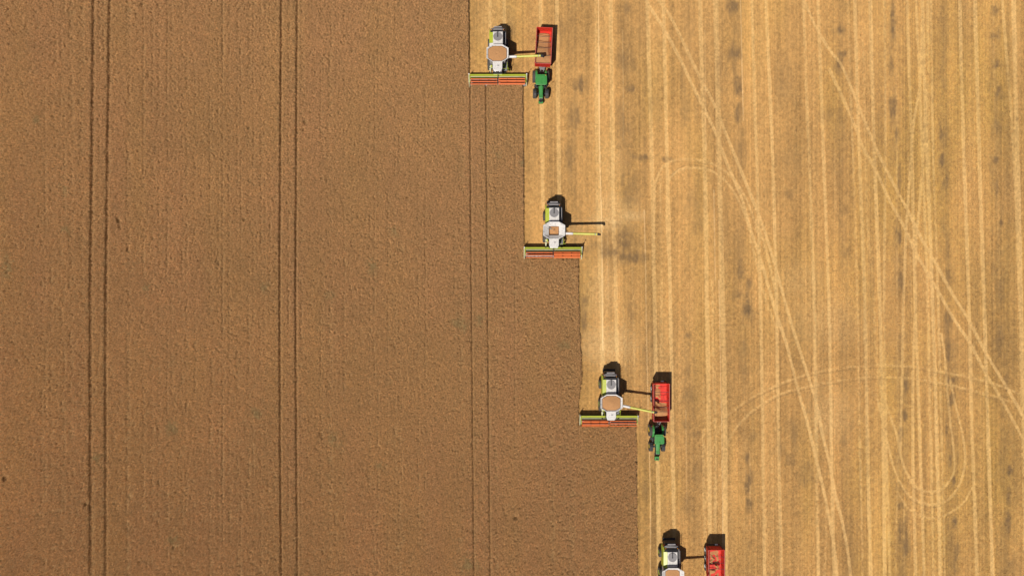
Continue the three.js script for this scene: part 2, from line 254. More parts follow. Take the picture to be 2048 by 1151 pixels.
// land beyond the detailed sheet
{
  const n = 1024, c = new Uint8Array(n * n * 4), W = 96;
  for (let j = 0; j < n; j++) for (let i = 0; i < n; i++) {
    const x = i / n * W, k = (j * n + i) * 4;
    const L = 0.84 + 0.3 * (hash(i, j) - 0.5) + 0.25 * (vn(x * 2, 5) - 0.5) + 0.3 * (vn(i / 64, j / 64) - 0.5);
    const tr = Math.min(Math.abs(((x + 3) % 9.6) - 2), Math.abs(((x + 3) % 9.6) - 4.7)) < 0.35 ? 0.6 : 0;
    c[k] = enc(lerp(0.66 * L, 0.8, tr)); c[k + 1] = enc(lerp(0.378 * L, 0.5, tr)); c[k + 2] = enc(lerp(0.122 * L, 0.185, tr)); c[k + 3] = 255;
  }
  const far = new THREE.Mesh(sheet(-2600, 2600, -2600, 2600, -0.012, W), new THREE.MeshStandardMaterial({ map: tex(c, n, n, true), roughness: 0.95 }));
  far.name = 'ground'; far.userData = { kind: 'structure', label: 'cut straw land reaching to the horizon', category: 'ground' };
  far.receiveShadow = true; scene.add(far);
}

// standing straws of the stubble, in drill rows
{
  const tri = []; const nrm = [];
  seed = 77;
  for (let k = 0; k < 15; k++) {                                 // upright cut straws along a 0.5 m piece of row
    const x = rr(-0.022, 0.022), z = -0.25 + 0.5 * (k + rnd()) / 15, h = rr(0.07, 0.14), w = rr(0.014, 0.026), a = rr(0, 6.283), lx = rr(-0.03, 0.03), lz = rr(-0.03, 0.03);
    const c = Math.cos(a) * w, s = Math.sin(a) * w;
    tri.push(x - c, 0, z - s, x + c, 0, z + s, x + lx, h, z + lz);
    nrm.push(-s / w, 0.3, c / w, -s / w, 0.3, c / w, -s / w, 0.3, c / w);
  }
  for (let k = 0; k < 5; k++) {                                  // broken straw lying across
    const x = rr(-0.07, 0.07), z = rr(-0.25, 0.25), a = rr(0, 3.14), l = rr(0.05, 0.12), y = rr(0.012, 0.05), w = 0.012;
    const c = Math.cos(a), s = Math.sin(a);
    tri.push(x - c * l + s * w, y, z - s * l - c * w, x - c * l - s * w, y, z - s * l + c * w, x + c * l, y + rr(0, 0.04), z + s * l);
    nrm.push(0, 1, 0, 0, 1, 0, 0, 1, 0);
  }
  const g = new THREE.BufferGeometry();
  g.setAttribute('position', new THREE.Float32BufferAttribute(tri, 3)); g.setAttribute('normal', new THREE.Float32BufferAttribute(nrm, 3));
  const list = [], cols = [];
  for (let x = -10; x < 98; x += 0.17) {
    const rowH = 0.85 + 0.35 * hash(Math.round(x / 0.17), 3), rowT = hash(Math.round(x / 0.17), 7);
    for (let z = -57; z < 57; z += 0.46) {
      const zz = z + rr(-0.12, 0.12), xx = x + rr(-0.02, 0.02);
      if (xx < cropEdge(zz) + 0.08) continue;
      const i = Math.floor((xx - TX0) / tpx), j = Math.floor((zz - TZ0) / tpz), k = j * TN + i;
      if (track[k] > 0.45 * (0.6 + 0.8 * rnd())) continue;
      const d = dark[k], L = 0.82 + 0.3 * rnd() + 0.12 * (rowT - 0.5);
      list.push([xx, zz, rowH * (0.45 + 1.0 * vn(xx * 2.9, zz * 2.6))]);
      cols.push(lerp(0.62, 0.28, d * 0.9) * L, lerp(0.368, 0.185, Math.min(1, d * 0.9)) * L, lerp(0.13, 0.095, d * 0.9) * L);
    }
  }
  const m = new THREE.InstancedMesh(g, new THREE.MeshStandardMaterial({ roughness: 0.9, side: THREE.DoubleSide }), list.length);
  const M = new THREE.Matrix4(), q = new THREE.Quaternion(), up = new THREE.Vector3(0, 1, 0), C = new THREE.Color();
  list.forEach(([x, z, h], k) => {
    q.setFromAxisAngle(up, (rnd() < 0.5 ? 0 : Math.PI) + rr(-0.05, 0.05));
    M.compose(new THREE.Vector3(x, 0.002, z), q, new THREE.Vector3(1, h, 1)); m.setMatrixAt(k, M);
    m.setColorAt(k, C.setRGB(cols[3 * k], cols[3 * k + 1], cols[3 * k + 2]));
  });
  m.name = 'stubble_straw'; tag(m, 'short cut straw standing in drill rows on the harvested ground', 'stubble', null, 'stuff');
  scene.add(shade(m)); console.log('stubble', list.length);
}

// ---------------------------------------------------------------- the standing wheat
{
  const wheat = new THREE.Group(); wheat.name = 'standing_wheat';
  tag(wheat, 'ripe brown wheat standing uncut with dark tramlines', 'wheat', null, 'stuff');
  const xs = [-700, -400, -250, -160, -125], zs = [-700, -400, -250, -150, -100, -75];
  for (let x = -105; x < -93; x += 1) xs.push(x);
  for (let x = -93; x < 24.5; x += 0.15) xs.push(x);
  xs.push(26, 28, 30, 31, 32);
  for (let z = -60; z < 60; z += 0.4) zs.push(z);
  zs.push(75, 100, 150, 250, 400, 700);
  const nx = xs.length, nz = zs.length, pos = new Float32Array(nx * nz * 3), top = new Uint8Array(nx * nz);
  for (let j = 0; j < nz; j++) for (let i = 0; i < nx; i++) {
    const x = xs[i], z = zs[j], k = j * nx + i, a = cropAmount(x, z);
    pos[3 * k] = x; pos[3 * k + 2] = z;
    pos[3 * k + 1] = 0.02 + a * (0.34 + 0.1 * (vn(x * 2.6, z * 2.6) - 0.5) + 0.1 * (hash(i, j) - 0.5));
    top[k] = x <= cropEdge(z) + 0.15 ? 1 : 0;
  }
  const idx = [];
  for (let j = 0; j < nz - 1; j++) for (let i = 0; i < nx - 1; i++) {
    const a = j * nx + i, b = a + 1, c = a + nx, d = c + 1;
    if (top[a] + top[b] + top[c] + top[d] === 4) idx.push(a, c, b, b, c, d);
  }
  const g = new THREE.BufferGeometry();
  g.setAttribute('position', new THREE.BufferAttribute(pos, 3)); g.setIndex(idx); g.computeVertexNormals();
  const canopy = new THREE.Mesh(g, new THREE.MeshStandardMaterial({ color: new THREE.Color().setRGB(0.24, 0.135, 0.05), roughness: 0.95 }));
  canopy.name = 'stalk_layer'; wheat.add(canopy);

  seed = 4242;
  const tri = [], nrm = [], v = (...p) => new THREE.Vector3(...p);
  for (let k = 0; k < 9; k++) {                                  // a tuft of nodding ears
    const a = rr(0, 6.283), r = rr(0.02, 0.12), b = rr(0, 6.283), tilt = rr(0.35, 1.35), l = rr(0.09, 0.15), w = rr(0.016, 0.024), y0 = rr(0.1, 0.26);
    const base = v(Math.cos(a) * r, y0, Math.sin(a) * r), dir = v(Math.cos(b) * Math.sin(tilt), Math.cos(tilt), Math.sin(b) * Math.sin(tilt));
    const side = v(-Math.sin(b), 0, Math.cos(b)).multiplyScalar(w), up = dir.clone().cross(side).normalize().multiplyScalar(w * 0.9);
    if (up.y < 0) up.negate();
    const mid = base.clone().addScaledVector(dir, l * 0.4), tip = base.clone().addScaledVector(dir, l);
    const p1 = mid.clone().add(side), p2 = mid.clone().sub(side), p3 = mid.clone().add(up);
    for (const t of [[base, p1, p3], [p1, tip, p3], [base, p3, p2], [p3, tip, p2]]) {
      const n = t[1].clone().sub(t[0]).cross(t[2].clone().sub(t[0])).normalize(); if (n.y < 0) n.negate();
      for (const p of t) { tri.push(p.x, p.y, p.z); nrm.push(n.x, n.y, n.z); }
    }
    const s0 = v(base.x * 0.7, -0.3, base.z * 0.7);             // its stalk
    tri.push(s0.x - 0.006, s0.y, s0.z, s0.x + 0.006, s0.y, s0.z, base.x, base.y, base.z);
    for (let q = 0; q < 3; q++) nrm.push(0, 0.5, 0.87);
  }
  const tg = new THREE.BufferGeometry();
  tg.setAttribute('position', new THREE.Float32BufferAttribute(tri, 3)); tg.setAttribute('normal', new THREE.Float32BufferAttribute(nrm, 3));
  const mats = [], cols = [];
  const step = 0.138;
  for (let z = -57; z < 57; z += step) for (let x = -93; x < 33; x += step) {
    const xx = x + rr(-0.07, 0.07), zz = z + rr(-0.07, 0.07), a = cropAmount(xx, zz);
    const stunted = a < 0.5 + 0.3 * rnd();                       // few short plants in the tramlines
    if (stunted && (rnd() > 0.15 || xx > cropEdge(zz) - 0.3)) continue;
    const gap = vn(xx * 5.6, zz * 5.2), gap2 = vn(xx * 9.1 + 9, zz * 8.7);
    let dens = 0.5 * gap + 0.22 * gap2 + 0.28 * hash(Math.floor(xx / 0.19), Math.floor(zz / 0.2));
    for (const d of drillGaps) { const q = Math.abs(xx - d - (vn(zz * 0.3, d) - 0.5) * 0.15); if (q < 0.16) dens -= 0.34 * (1 - q / 0.16) * sstep(0.25, 0.65, vn(zz * 0.16, d * 3)); }
    if (dens < 0.33) continue;
    let weed = 0; for (const [wx, wz, wa, wb] of weeds) { const q = Math.hypot((xx - wx) / wa, (zz - wz) / wb); if (q < 1.2) weed = Math.max(weed, 1 - q / 1.2); }
    const green = weed * 1.6 > rnd() + 0.35 && vn(xx * 1.6, zz * 1.6) > 0.35;
    dens -= 0.2 * sstep(0.62, 0.95, hash(Math.round(xx / 0.36), 91)) * vn(zz * 0.2, xx);
    if (dens < 0.33) continue;
    const big = fbm(xx * 0.12 + 8, zz * 0.12, 3), L = (0.78 + 0.44 * rnd()) * (0.92 + 0.16 * big) * (0.78 + 0.36 * vn(xx * 5.6 + 50, zz * 5.2));
    const warm = vn(xx * 0.3 + 30, zz * 0.07);
    mats.push(xx, (stunted ? 0.1 : 0.27) + (stunted ? 0.2 : 0.44) * dens + 0.05 * rnd(), zz, rnd() * 6.283, rr(0.75, 1.08));
    if (green) cols.push(0.55 * L, 0.385 * L, 0.165 * L); else cols.push(0.72 * L, (0.420 - 0.016 * warm) * L, (0.168 + 0.008 * warm) * L);
  }
  const n = mats.length / 5;
  const ears = new THREE.InstancedMesh(tg, new THREE.MeshStandardMaterial({ roughness: 0.85, side: THREE.DoubleSide }), n);
  const M = new THREE.Matrix4(), q = new THREE.Quaternion(), up = new THREE.Vector3(0, 1, 0), C = new THREE.Color();
  for (let k = 0; k < n; k++) {
    q.setFromAxisAngle(up, mats[5 * k + 3]); const s = mats[5 * k + 4];
    M.compose(new THREE.Vector3(mats[5 * k], mats[5 * k + 1], mats[5 * k + 2]), q, new THREE.Vector3(s, s, s)); ears.setMatrixAt(k, M);
    ears.setColorAt(k, C.setRGB(cols[3 * k], cols[3 * k + 1], cols[3 * k + 2]));
  }
  ears.name = 'ears'; wheat.add(ears); scene.add(shade(wheat)); console.log('wheat', n, idx.length / 3);
}
// ---------------------------------------------------------------- machine tools
const dustTex = (() => {                                         // field dust on paint, fine grain and flecks
  const n = 256, d = new Uint8Array(n * n * 4);
  for (let j = 0; j < n; j++) for (let i = 0; i < n; i++) {
    const k = (j * n + i) * 4, f = 0.94 + 0.06 * hash(i, j) - 0.18 * sstep(0.5, 0.85, fbm(i / 22, j / 22, 3)) - (hash(i >> 1, j >> 1) > 0.985 ? 0.12 : 0);
    d[k] = 255 * clamp(f); d[k + 1] = 255 * clamp(f * 0.985); d[k + 2] = 255 * clamp(f * 0.965); d[k + 3] = 255;
  }
  return tex(d, n, n, true);
})();
const paint = (r, g, b, o = {}) => new THREE.MeshPhysicalMaterial({ color: new THREE.Color().setRGB(r, g, b), roughness: 0.42, clearcoat: 0.25, clearcoatRoughness: 0.4, map: dustTex, ...o });
const matte = (r, g, b, rough = 0.8, metal = 0) => new THREE.MeshStandardMaterial({ color: new THREE.Color().setRGB(r, g, b), roughness: rough, metalness: metal });
const M = {
  hood: paint(0.14, 0.13, 0.135), lime: paint(0.44, 0.5, 0.035), tube: paint(0.62, 0.6, 0.1), white: paint(0.74, 0.72, 0.70), cream: paint(0.66, 0.66, 0.42), silver: paint(0.36, 0.34, 0.35), charcoal: paint(0.035, 0.035, 0.038, { roughness: 0.6, clearcoat: 0 }),
  orange: paint(0.74, 0.165, 0.032, { roughness: 0.6, clearcoat: 0 }), red: paint(0.66, 0.03, 0.013, { roughness: 0.6, clearcoat: 0.08 }), redPale: paint(0.6, 0.14, 0.11), green: paint(0.05, 0.29, 0.06), yellow: paint(0.72, 0.5, 0.02),
  rubber: matte(0.035, 0.034, 0.033, 0.9), rubberDusty: matte(0.075, 0.066, 0.055, 0.95), steel: matte(0.30, 0.29, 0.28, 0.45, 0.6), grey: matte(0.2, 0.195, 0.19, 0.7), mesh: matte(0.20, 0.19, 0.19, 0.7), dark: matte(0.02, 0.02, 0.021, 0.8),
  lamp: new THREE.MeshPhysicalMaterial({ color: 0xffffff, roughness: 0.15, clearcoat: 1 }), lampRed: matte(0.5, 0.02, 0.01, 0.3), amber: matte(0.75, 0.25, 0.01, 0.3),
  glass: new THREE.MeshPhysicalMaterial({ color: new THREE.Color().setRGB(0.5, 0.56, 0.55), roughness: 0.05, transmission: 1, thickness: 0, ior: 1.5 }),
  plate: matte(0.75, 0.75, 0.72, 0.4),
};
const flat = g => { const q = g.index ? g.toNonIndexed() : g; for (const n of Object.keys(q.attributes)) if (!['position', 'normal', 'uv'].includes(n)) q.deleteAttribute(n); return q; };
const place = (g, x, y, z, rx = 0, ry = 0, rz = 0) => { g.rotateX(rx); g.rotateY(ry); g.rotateZ(rz); g.translate(x, y, z); return g; };
const box = (w, h, d, x, y, z, r = 0.02, rx = 0, ry = 0, rz = 0) => place(r > 0 ? new RoundedBoxGeometry(w, h, d, 1, Math.min(r, w / 2.1, h / 2.1, d / 2.1)) : new THREE.BoxGeometry(w, h, d), x, y, z, rx, ry, rz);
const cylX = (r, l, x, y, z, s = 14, r2 = r) => place(new THREE.CylinderGeometry(r, r2, l, s), x, y, z, 0, 0, Math.PI / 2);
const cylY = (r, l, x, y, z, s = 14, r2 = r) => place(new THREE.CylinderGeometry(r, r2, l, s), x, y, z);
const rod = (a, b, r, s = 6) => { const A = new THREE.Vector3(...a), B = new THREE.Vector3(...b), d = B.clone().sub(A); const g = new THREE.CylinderGeometry(r, r, d.length(), s); g.applyQuaternion(new THREE.Quaternion().setFromUnitVectors(new THREE.Vector3(0, 1, 0), d.normalize())); const m = A.add(B).multiplyScalar(0.5); g.translate(m.x, m.y, m.z); return g; };
function part(parent, name, geos, material, label) {
  const m = new THREE.Mesh(mergeGeometries([].concat(geos).map(flat)), material);
  m.name = name; if (label) m.userData.label = label; parent.add(m); return m;
}
// profile given as [z, y] points, pushed out to width w round x
function slab(pts, w, x, bevel = 0.03) {
  const s = new THREE.Shape(pts.map(([z, y]) => new THREE.Vector2(-z, y)));
  const g = new THREE.ExtrudeGeometry(s, { depth: Math.max(0.001, w - 2 * bevel), bevelEnabled: bevel > 0, bevelThickness: bevel, bevelSize: bevel, bevelOffset: -bevel, bevelSegments: 2, steps: 1 });
  g.translate(0, 0, -(w - 2 * bevel) / 2); g.rotateY(Math.PI / 2); g.translate(x, 0, 0); return g;
}
// outline in plan [x, z] pushed up from y0 by h
function deck(pts, y0, h, bevel = 0.03) {
  const s = new THREE.Shape(pts.map(([x, z]) => new THREE.Vector2(x, -z)));
  const g = new THREE.ExtrudeGeometry(s, { depth: Math.max(0.001, h - 2 * bevel), bevelEnabled: bevel > 0, bevelThickness: bevel, bevelSize: bevel, bevelOffset: -bevel, bevelSegments: 2, steps: 1 });
  g.rotateX(-Math.PI / 2); g.translate(0, y0 + bevel, 0); return g;
}
function quads(list) {                                           // rings joined into strips: list of [ringA, ringB] with equal point counts
  const p = [];
  for (const [A, B] of list) for (let i = 0; i < A.length; i++) {
    const a = A[i], b = A[(i + 1) % A.length], c = B[(i + 1) % B.length], d = B[i];
    p.push(...a, ...b, ...c, ...a, ...c, ...d);
  }
  const g = new THREE.BufferGeometry(); g.setAttribute('position', new THREE.Float32BufferAttribute(p, 3)); g.computeVertexNormals();
  g.setAttribute('uv', new THREE.Float32BufferAttribute(p.filter((_, i) => i % 3 !== 1).map(v => v * 0.4), 2)); return g;
}
const tyreCache = {};
function tyreGeo(R, w, lugs) {
  const key = [R, w, lugs].join(); if (tyreCache[key]) return tyreCache[key];
  const r = R * 0.52, h = w / 2, pr = [[r, -h * 0.72], [r * 1.12, -h * 0.92], [R * 0.8, -h], [R * 0.93, -h * 0.92], [R * 0.965, -h * 0.7], [R * 0.975, 0], [R * 0.965, h * 0.7], [R * 0.93, h * 0.92], [R * 0.8, h], [r * 1.12, h * 0.92], [r, h * 0.72]];
  const g = [new THREE.LatheGeometry(pr.map(([a, b]) => new THREE.Vector2(a, b)), 36)];
  for (let k = 0; k < lugs; k++) for (const s of [-1, 1]) {
    const b = new THREE.BoxGeometry(R * 0.06, w * 0.56, R * 0.085);
    b.rotateX(s * 0.7); b.translate(R * 0.975, s * w * 0.23, 0); b.rotateY((k + (s > 0 ? 0.5 : 0)) / lugs * Math.PI * 2); g.push(b);
  }
  const m = mergeGeometries(g.map(flat)); m.rotateZ(Math.PI / 2);
  return tyreCache[key] = m;
}
function wheel(parent, R, w, x, z, rimMat, lugs = 22, tyreMat = M.rubberDusty) {
  const o = new THREE.Group(); o.name = 'wheel'; o.position.set(x, R - 0.02, z); parent.add(o);
  const t = new THREE.Mesh(tyreGeo(R, w, lugs), tyreMat); t.name = 'tyre'; o.add(t);
  const s = Math.sign(x), rim = [cylX(R * 0.53, w * 0.5, 0, 0, 0, 24), place(new THREE.TorusGeometry(R * 0.52, 0.04, 6, 28), s * w * 0.36, 0, 0, 0, Math.PI / 2, 0), cylX(R * 0.2, 0.16, s * w * 0.3, 0, 0, 14)];
  for (let k = 0; k < 8; k++) rim.push(cylX(0.028, 0.06, s * (w * 0.25 + 0.02), Math.cos(k * 0.785) * R * 0.32, Math.sin(k * 0.785) * R * 0.32, 6));
  part(o, 'rim', rim, rimMat); return o;
}
function thing(name, label, category, x, z, turn, group) {
  const o = new THREE.Group(); o.name = numbered(name); o.position.set(x, 0, z); o.rotation.y = turn; scene.add(o);
  tag(o, label, category, group); return o;
}

// ---------------------------------------------------------------- combine harvester (front towards +z)
const rim8 = (hx, hz, cx, cz, y) => [[-cx, y, -hz], [cx, y, -hz], [hx, y, -cz], [hx, y, cz], [cx, y, hz], [-cx, y, hz], [-hx, y, cz], [-hx, y, -cz]];
const TANK = { top: [1.74, 1.36, 0.74, 0.78, 4.12], low: [0.84, 0.74, 0.78, 0.68, 3.42] };
function combine(o) {
  const c = thing('combine_harvester', o.label, 'combine harvester', o.x, o.z, 0, 'combine harvesters cutting the wheat');
  // undercarriage
  part(c, 'chassis', [box(1.5, 0.5, 5.6, 0, 1.1, -1.4), box(2.0, 0.36, 0.4, 0, 1.0, 0.75), box(2.2, 0.24, 0.3, 0, 0.75, -2.7), box(1.3, 0.9, 1.4, 0, 1.3, -3.9)], M.charcoal);
  for (const s of [-1, 1]) { wheel(c, 1.05, 0.82, s * 1.33, 0.72, M.lime, 20); wheel(c, 0.76, 0.56, s * 1.4, -2.7, M.lime, 18); }
  // body under the deck and its flanks
  part(c, 'body', [slab([[-4.1, 1.7], [-3.9, 3.2], [-1.06, 3.2], [-1.06, 1.9], [0.9, 1.9], [0.9, 1.4], [-3.2, 1.2]], 2.0, 0)], M.charcoal);
  const left = slab([[-4.55, 1.75], [-4.35, 2.75], [-3.9, 3.02], [-1.05, 3.02], [-1.0, 1.35], [-2.0, 1.3], [-2.2, 1.62], [-3.2, 1.62], [-3.5, 1.3], [-4.3, 1.45]], 0.2, -1.27, 0.05);
  part(c, 'side_panel', [left], M.lime);
  part(c, 'side_panel', [slab([[-4.5, 1.75], [-4.3, 2.35], [-3.9, 2.42], [-1.05, 2.42], [-1.0, 1.35], [-2.0, 1.3], [-2.2, 1.62], [-3.2, 1.62], [-3.5, 1.3], [-4.3, 1.45]], 0.2, 1.27, 0.05)], M.charcoal, 'dark service side panel');
  const shoulder = place(new RoundedBoxGeometry(0.66, 0.1, o.shortShoulder ? 1.75 : 2.72, 2, 0.045), 0, 0, 0, 0, 0, 0.3);
  shoulder.translate(-1.06, 3.18, o.shortShoulder ? -2.88 : -2.4); part(c, 'shoulder_panel', shoulder, M.lime);
  if (o.shortShoulder) { const g = place(new RoundedBoxGeometry(0.66, 0.1, 0.95, 2, 0.045), 0, 0, 0, 0, 0, 0.3); g.translate(-1.06, 3.185, -1.5); part(c, 'shoulder_panel', g, M.white, 'white shoulder panel beside the grain tank'); }
  const eng = part(c, 'engine_deck', [deck([[-0.76, -3.78], [0.86, -3.78], [0.86, -1.1], [0.5, -1.02], [-0.5, -1.02], [-0.76, -1.1]], 3.1, 0.36, 0.06)], M.white);
  part(eng, 'seam', [box(1.5, 0.015, 0.02, 0.05, 3.462, -1.98, 0), box(0.02, 0.014, 0.8, 0.62, 3.462, -1.5, 0)], M.grey);
  // round rotating air screen with its ribs and suction arm
  const sc = part(c, 'air_screen', [cylY(0.7, 0.1, 0.02, 3.5, -2.92, 36)], M.mesh);
  part(sc, 'screen_ring', [place(new THREE.TorusGeometry(0.7, 0.035, 6, 40), 0.02, 3.55, -2.92, Math.PI / 2)], M.silver);
  for (let k = -4; k <= 4; k++) { const l = Math.sqrt(0.49 - k * k * 0.0225) * 1.9; part(sc, 'rib', box(0.05, 0.03, l, 0.02 + k * 0.15, 3.565, -2.92, 0.008), M.silver); }
  part(sc, 'suction_arm', [box(0.14, 0.07, 0.78, 0.02, 3.61, -3.28, 0.02), cylY(0.1, 0.1, 0.02, 3.61, -2.92, 12)], M.charcoal);
  // low walkway with rails and steps beside the deck
  const wk = part(c, 'walkway', [box(0.46, 0.06, 3.1, 1.12, 2.45, -2.4, 0.01)], M.grey);
  part(wk, 'handrail', [rod([1.34, 2.5, -3.85], [1.34, 3.15, -3.85], 0.022), rod([1.34, 2.5, -2.4], [1.34, 3.15, -2.4], 0.022), rod([1.34, 2.5, -1.0], [1.34, 3.15, -1.0], 0.022), rod([1.34, 3.15, -3.85], [1.34, 3.15, -1.0], 0.024), rod([1.34, 2.8, -3.85], [1.34, 2.8, -1.0], 0.018)], M.silver);
  for (let k = 0; k < 5; k++) part(wk, 'service_box', box(0.3, 0.14 + 0.06 * (k % 2), 0.34, 1.06, 2.55, -3.6 + k * 0.56, 0.02), k % 3 ? M.charcoal : M.grey);
  // rear: dark gap, rounded hood, chopper, lamps
  part(c, 'rear_bulkhead', [box(2.3, 1.1, 0.2, 0, 2.5, -4.02, 0.03), rod([-1.15, 3.2, -3.95], [0.95, 3.3, -3.95], 0.035), rod([0.95, 3.3, -3.95], [0.98, 3.3, -1.2], 0.035)], M.charcoal);
  const hood = [];
  for (let k = 0; k < 7; k++) { const a = -1 + k / 3; hood.push(box(0.36, 0.1, 0.5 - 0.12 * a * a, a * 0.92, 2.84 - 0.08 * a * a, -4.52 + 0.14 * a * a, 0.03, 0, -a * 0.16, -a * 0.1)); }
  part(c, 'rear_hood', hood, M.hood);
  part(c, 'hood_edge', [box(1.5, 0.08, 0.12, 0.05, 2.92, -4.36, 0.03), box(1.3, 0.06, 0.16, 0.05, 2.8, -4.82, 0.03)], M.silver);
  part(c, 'straw_chopper', [slab([[-5.0, 1.0], [-4.8, 2.2], [-4.1, 2.6], [-4.1, 1.0]], 1.8, 0, 0.06), box(2.1, 0.1, 0.5, 0, 0.95, -5.0, 0.03, 0.3)], M.charcoal);
  for (const s of [-1, 1]) { part(c, 'tail_lamp', box(0.16, 0.22, 0.06, s * 1.15, 2.3, -4.56, 0.02), M.lampRed); part(c, 'beacon', [cylY(0.06, 0.16, s * 0.98, 3.02, -4.22, 10)], M.amber); }
  part(c, 'antenna', rod([-1.3, 2.9, -4.3], [-1.42, 3.5, -4.55], 0.02), M.charcoal); part(c, 'antenna', rod([-0.9, 2.8, -4.7], [-0.95, 3.5, -4.8], 0.02), M.charcoal);
  // grain tank: lower bin and flared eight-sided extension
  part(c, 'tank_bin', [box(2.6, 1.5, 0.06, 0, 2.55, -0.98), box(2.6, 1.5, 0.06, 0, 2.55, 0.98), box(0.06, 1.5, 1.9, -1.3, 2.55, 0), box(0.06, 1.5, 1.9, 1.3, 2.55, 0), box(2.54, 0.06, 1.9, 0, 2.0, 0)], M.silver);
  const ti = rim8(...TANK.top), li = rim8(...TANK.low), grow = (r, d, dy) => r.map(([x, y, z]) => [x + Math.sign(x) * d, y + dy, z + Math.sign(z) * d]);
  const to = grow(ti, 0.06, 0), lo = grow(li, 0.06, -0.06), lb = li.map(([x, , z]) => [x, 2.3, z]), lbo = lo.map(([x, , z]) => [x, 2.3, z]);
  const names = ['rear', 'corner', 'side', 'corner', 'front', 'corner', 'side', 'corner'];
  for (let k = 0; k < 8; k++) {
    const j = (k + 1) % 8, p = [], Q = (a, b, d, e) => p.push(...a, ...b, ...d, ...a, ...d, ...e);
    Q(li[k], li[j], ti[j], ti[k]); Q(lo[j], lo[k], to[k], to[j]); Q(ti[k], ti[j], to[j], to[k]); Q(lb[k], lb[j], li[j], li[k]); Q(lbo[j], lbo[k], lo[k], lo[j]);
    const g = new THREE.BufferGeometry(); g.setAttribute('position', new THREE.Float32BufferAttribute(p, 3)); g.computeVertexNormals();
    g.setAttribute('uv', new THREE.Float32BufferAttribute(p.filter((_, i) => i % 3 !== 1).map(v => v * 0.4), 2));
    part(c, 'tank_flap', g, M.white);
  }
  part(c, 'tank_rear_frame', [box(1.9, 0.3, 0.1, 0.1, 3.6, -1.18, 0.03)], M.charcoal);
  if (o.level < 3.2) part(c, 'tank_auger', [rod([-0.75, 3.1, -0.6], [0.7, 2.6, 0.6], 0.09, 8), rod([0, 2.3, 0], [0, 3.4, -0.1], 0.06, 8)], M.steel);
  // unloading auger, swung out over the trailer side
  const au = new THREE.Group(); au.name = 'unloading_auger'; au.position.set(1.5, 3.44, 0.42); au.rotation.y = o.swing; c.add(au);
  part(au, 'elbow', [cylY(0.3, 0.7, 0, -0.35, 0, 16), new THREE.SphereGeometry(0.3, 14, 10), cylX(0.24, 0.4, 0.2, 0.02, 0, 16)], M.charcoal);
  const tilt = g => { g.rotateZ(0.105); return g; };
  part(au, 'tube_root', tilt(cylX(0.215, 1.35, 0.95, 0.05, 0, 18)), M.white);
  part(au, 'tube', tilt(cylX(0.2, 3.98, 3.62, 0.05, 0, 18)), M.tube);
  for (const bx of [1.64, 5.3]) part(au, 'tube_band', tilt(cylX(0.225, 0.07, bx, 0.05, 0, 18)), M.silver);
  part(au, 'spout', [tilt(cylX(0.22, 0.3, 5.78, 0.03, 0, 14)), place(new THREE.CylinderGeometry(0.2, 0.17, 0.6, 14), 5.95, 0.42, 0, 0, 0, 0.5)], M.rubber);
  // cab
  const cab = new THREE.Group(); cab.name = 'cab'; c.add(cab);
  part(cab, 'cab_floor', [box(1.56, 0.14, 1.6, 0, 1.88, 1.95, 0.03), box(0.5, 0.9, 0.5, 0, 2.4, 1.6, 0.08), box(0.46, 0.12, 0.5, 0, 2.4, 1.95, 0.05)], M.charcoal);
  for (const [x, z] of [[-0.74, 1.25], [0.74, 1.25], [-0.76, 2.62], [0.76, 2.62]]) part(cab, 'pillar', rod([x, 1.9, z], [x * 0.98, 3.6, z + (z > 2 ? 0.05 : 0)], 0.045), M.charcoal);
  part(cab, 'rear_panel', box(1.5, 1.5, 0.06, 0, 2.6, 1.2, 0.02), M.charcoal);
  part(cab, 'windscreen', slab([[2.6, 1.95], [2.7, 2.7], [2.66, 3.6], [2.63, 3.6], [2.67, 2.7], [2.57, 1.95]], 1.48, 0, 0), M.glass);
  for (const s of [-1, 1]) part(cab, 'side_window', box(0.03, 1.6, 1.36, s * 0.75, 2.78, 1.9, 0), M.glass);
  const rf = [[-0.72, 1.1], [0.72, 1.1], [0.8, 1.3], [0.79, 2.4]]; for (let k = 0; k <= 8; k++) { const a = k / 8 * Math.PI; rf.push([Math.cos(a) * 0.76, 2.5 + Math.sin(a) * 0.38]); } rf.push([-0.79, 2.4], [-0.8, 1.3]);
  const roof = part(cab, 'cab_roof', deck(rf, 3.58, 0.26, 0.07), M.white);
  part(roof, 'roof_hatch', [box(0.9, 0.03, 0.7, 0, 3.85, 1.75, 0.01)], M.white); part(roof, 'receiver', [box(0.34, 0.06, 0.2, 0.14, 3.87, 1.95, 0.03)], M.silver);
  for (const s of [-1, 1]) { const m = part(cab, 'mirror', [box(0.22, 0.42, 0.08, s * 1.35, 2.9, 2.75, 0.03)], M.charcoal); part(m, 'mirror_arm', rod([s * 0.76, 3.45, 2.6], [s * 1.35, 3.1, 2.75], 0.025), M.charcoal); for (let k = 0; k < 2; k++) part(cab, 'work_lamp', [cylY(0.07, 0.05, s * (0.35 + k * 0.22), 3.6, 2.86 - k * 0.06, 10)], M.lamp); }
  part(c, 'front_bulkhead', [box(1.7, 0.2, 0.22, 0, 3.4, 1.05, 0.04), box(2.4, 1.2, 0.1, 0, 2.5, 1.1, 0.02)], M.silver);
  // platform and ladder on one side, hydraulic gear on the other
  part(c, 'platform', [box(0.85, 0.06, 1.1, 1.2, 1.9, 1.65, 0.01)], M.grey);
  const lad = new THREE.Group(); lad.name = 'ladder'; lad.position.set(1.62, 0, 1.75); lad.rotation.y = o.ladder ?? 0.0; c.add(lad);
  part(lad, 'rail', [rod([0.0, 1.9, -0.26], [0.42, 0.5, -0.26], 0.04), rod([0.0, 1.9, 0.26], [0.42, 0.5, 0.26], 0.04)], M.lime);
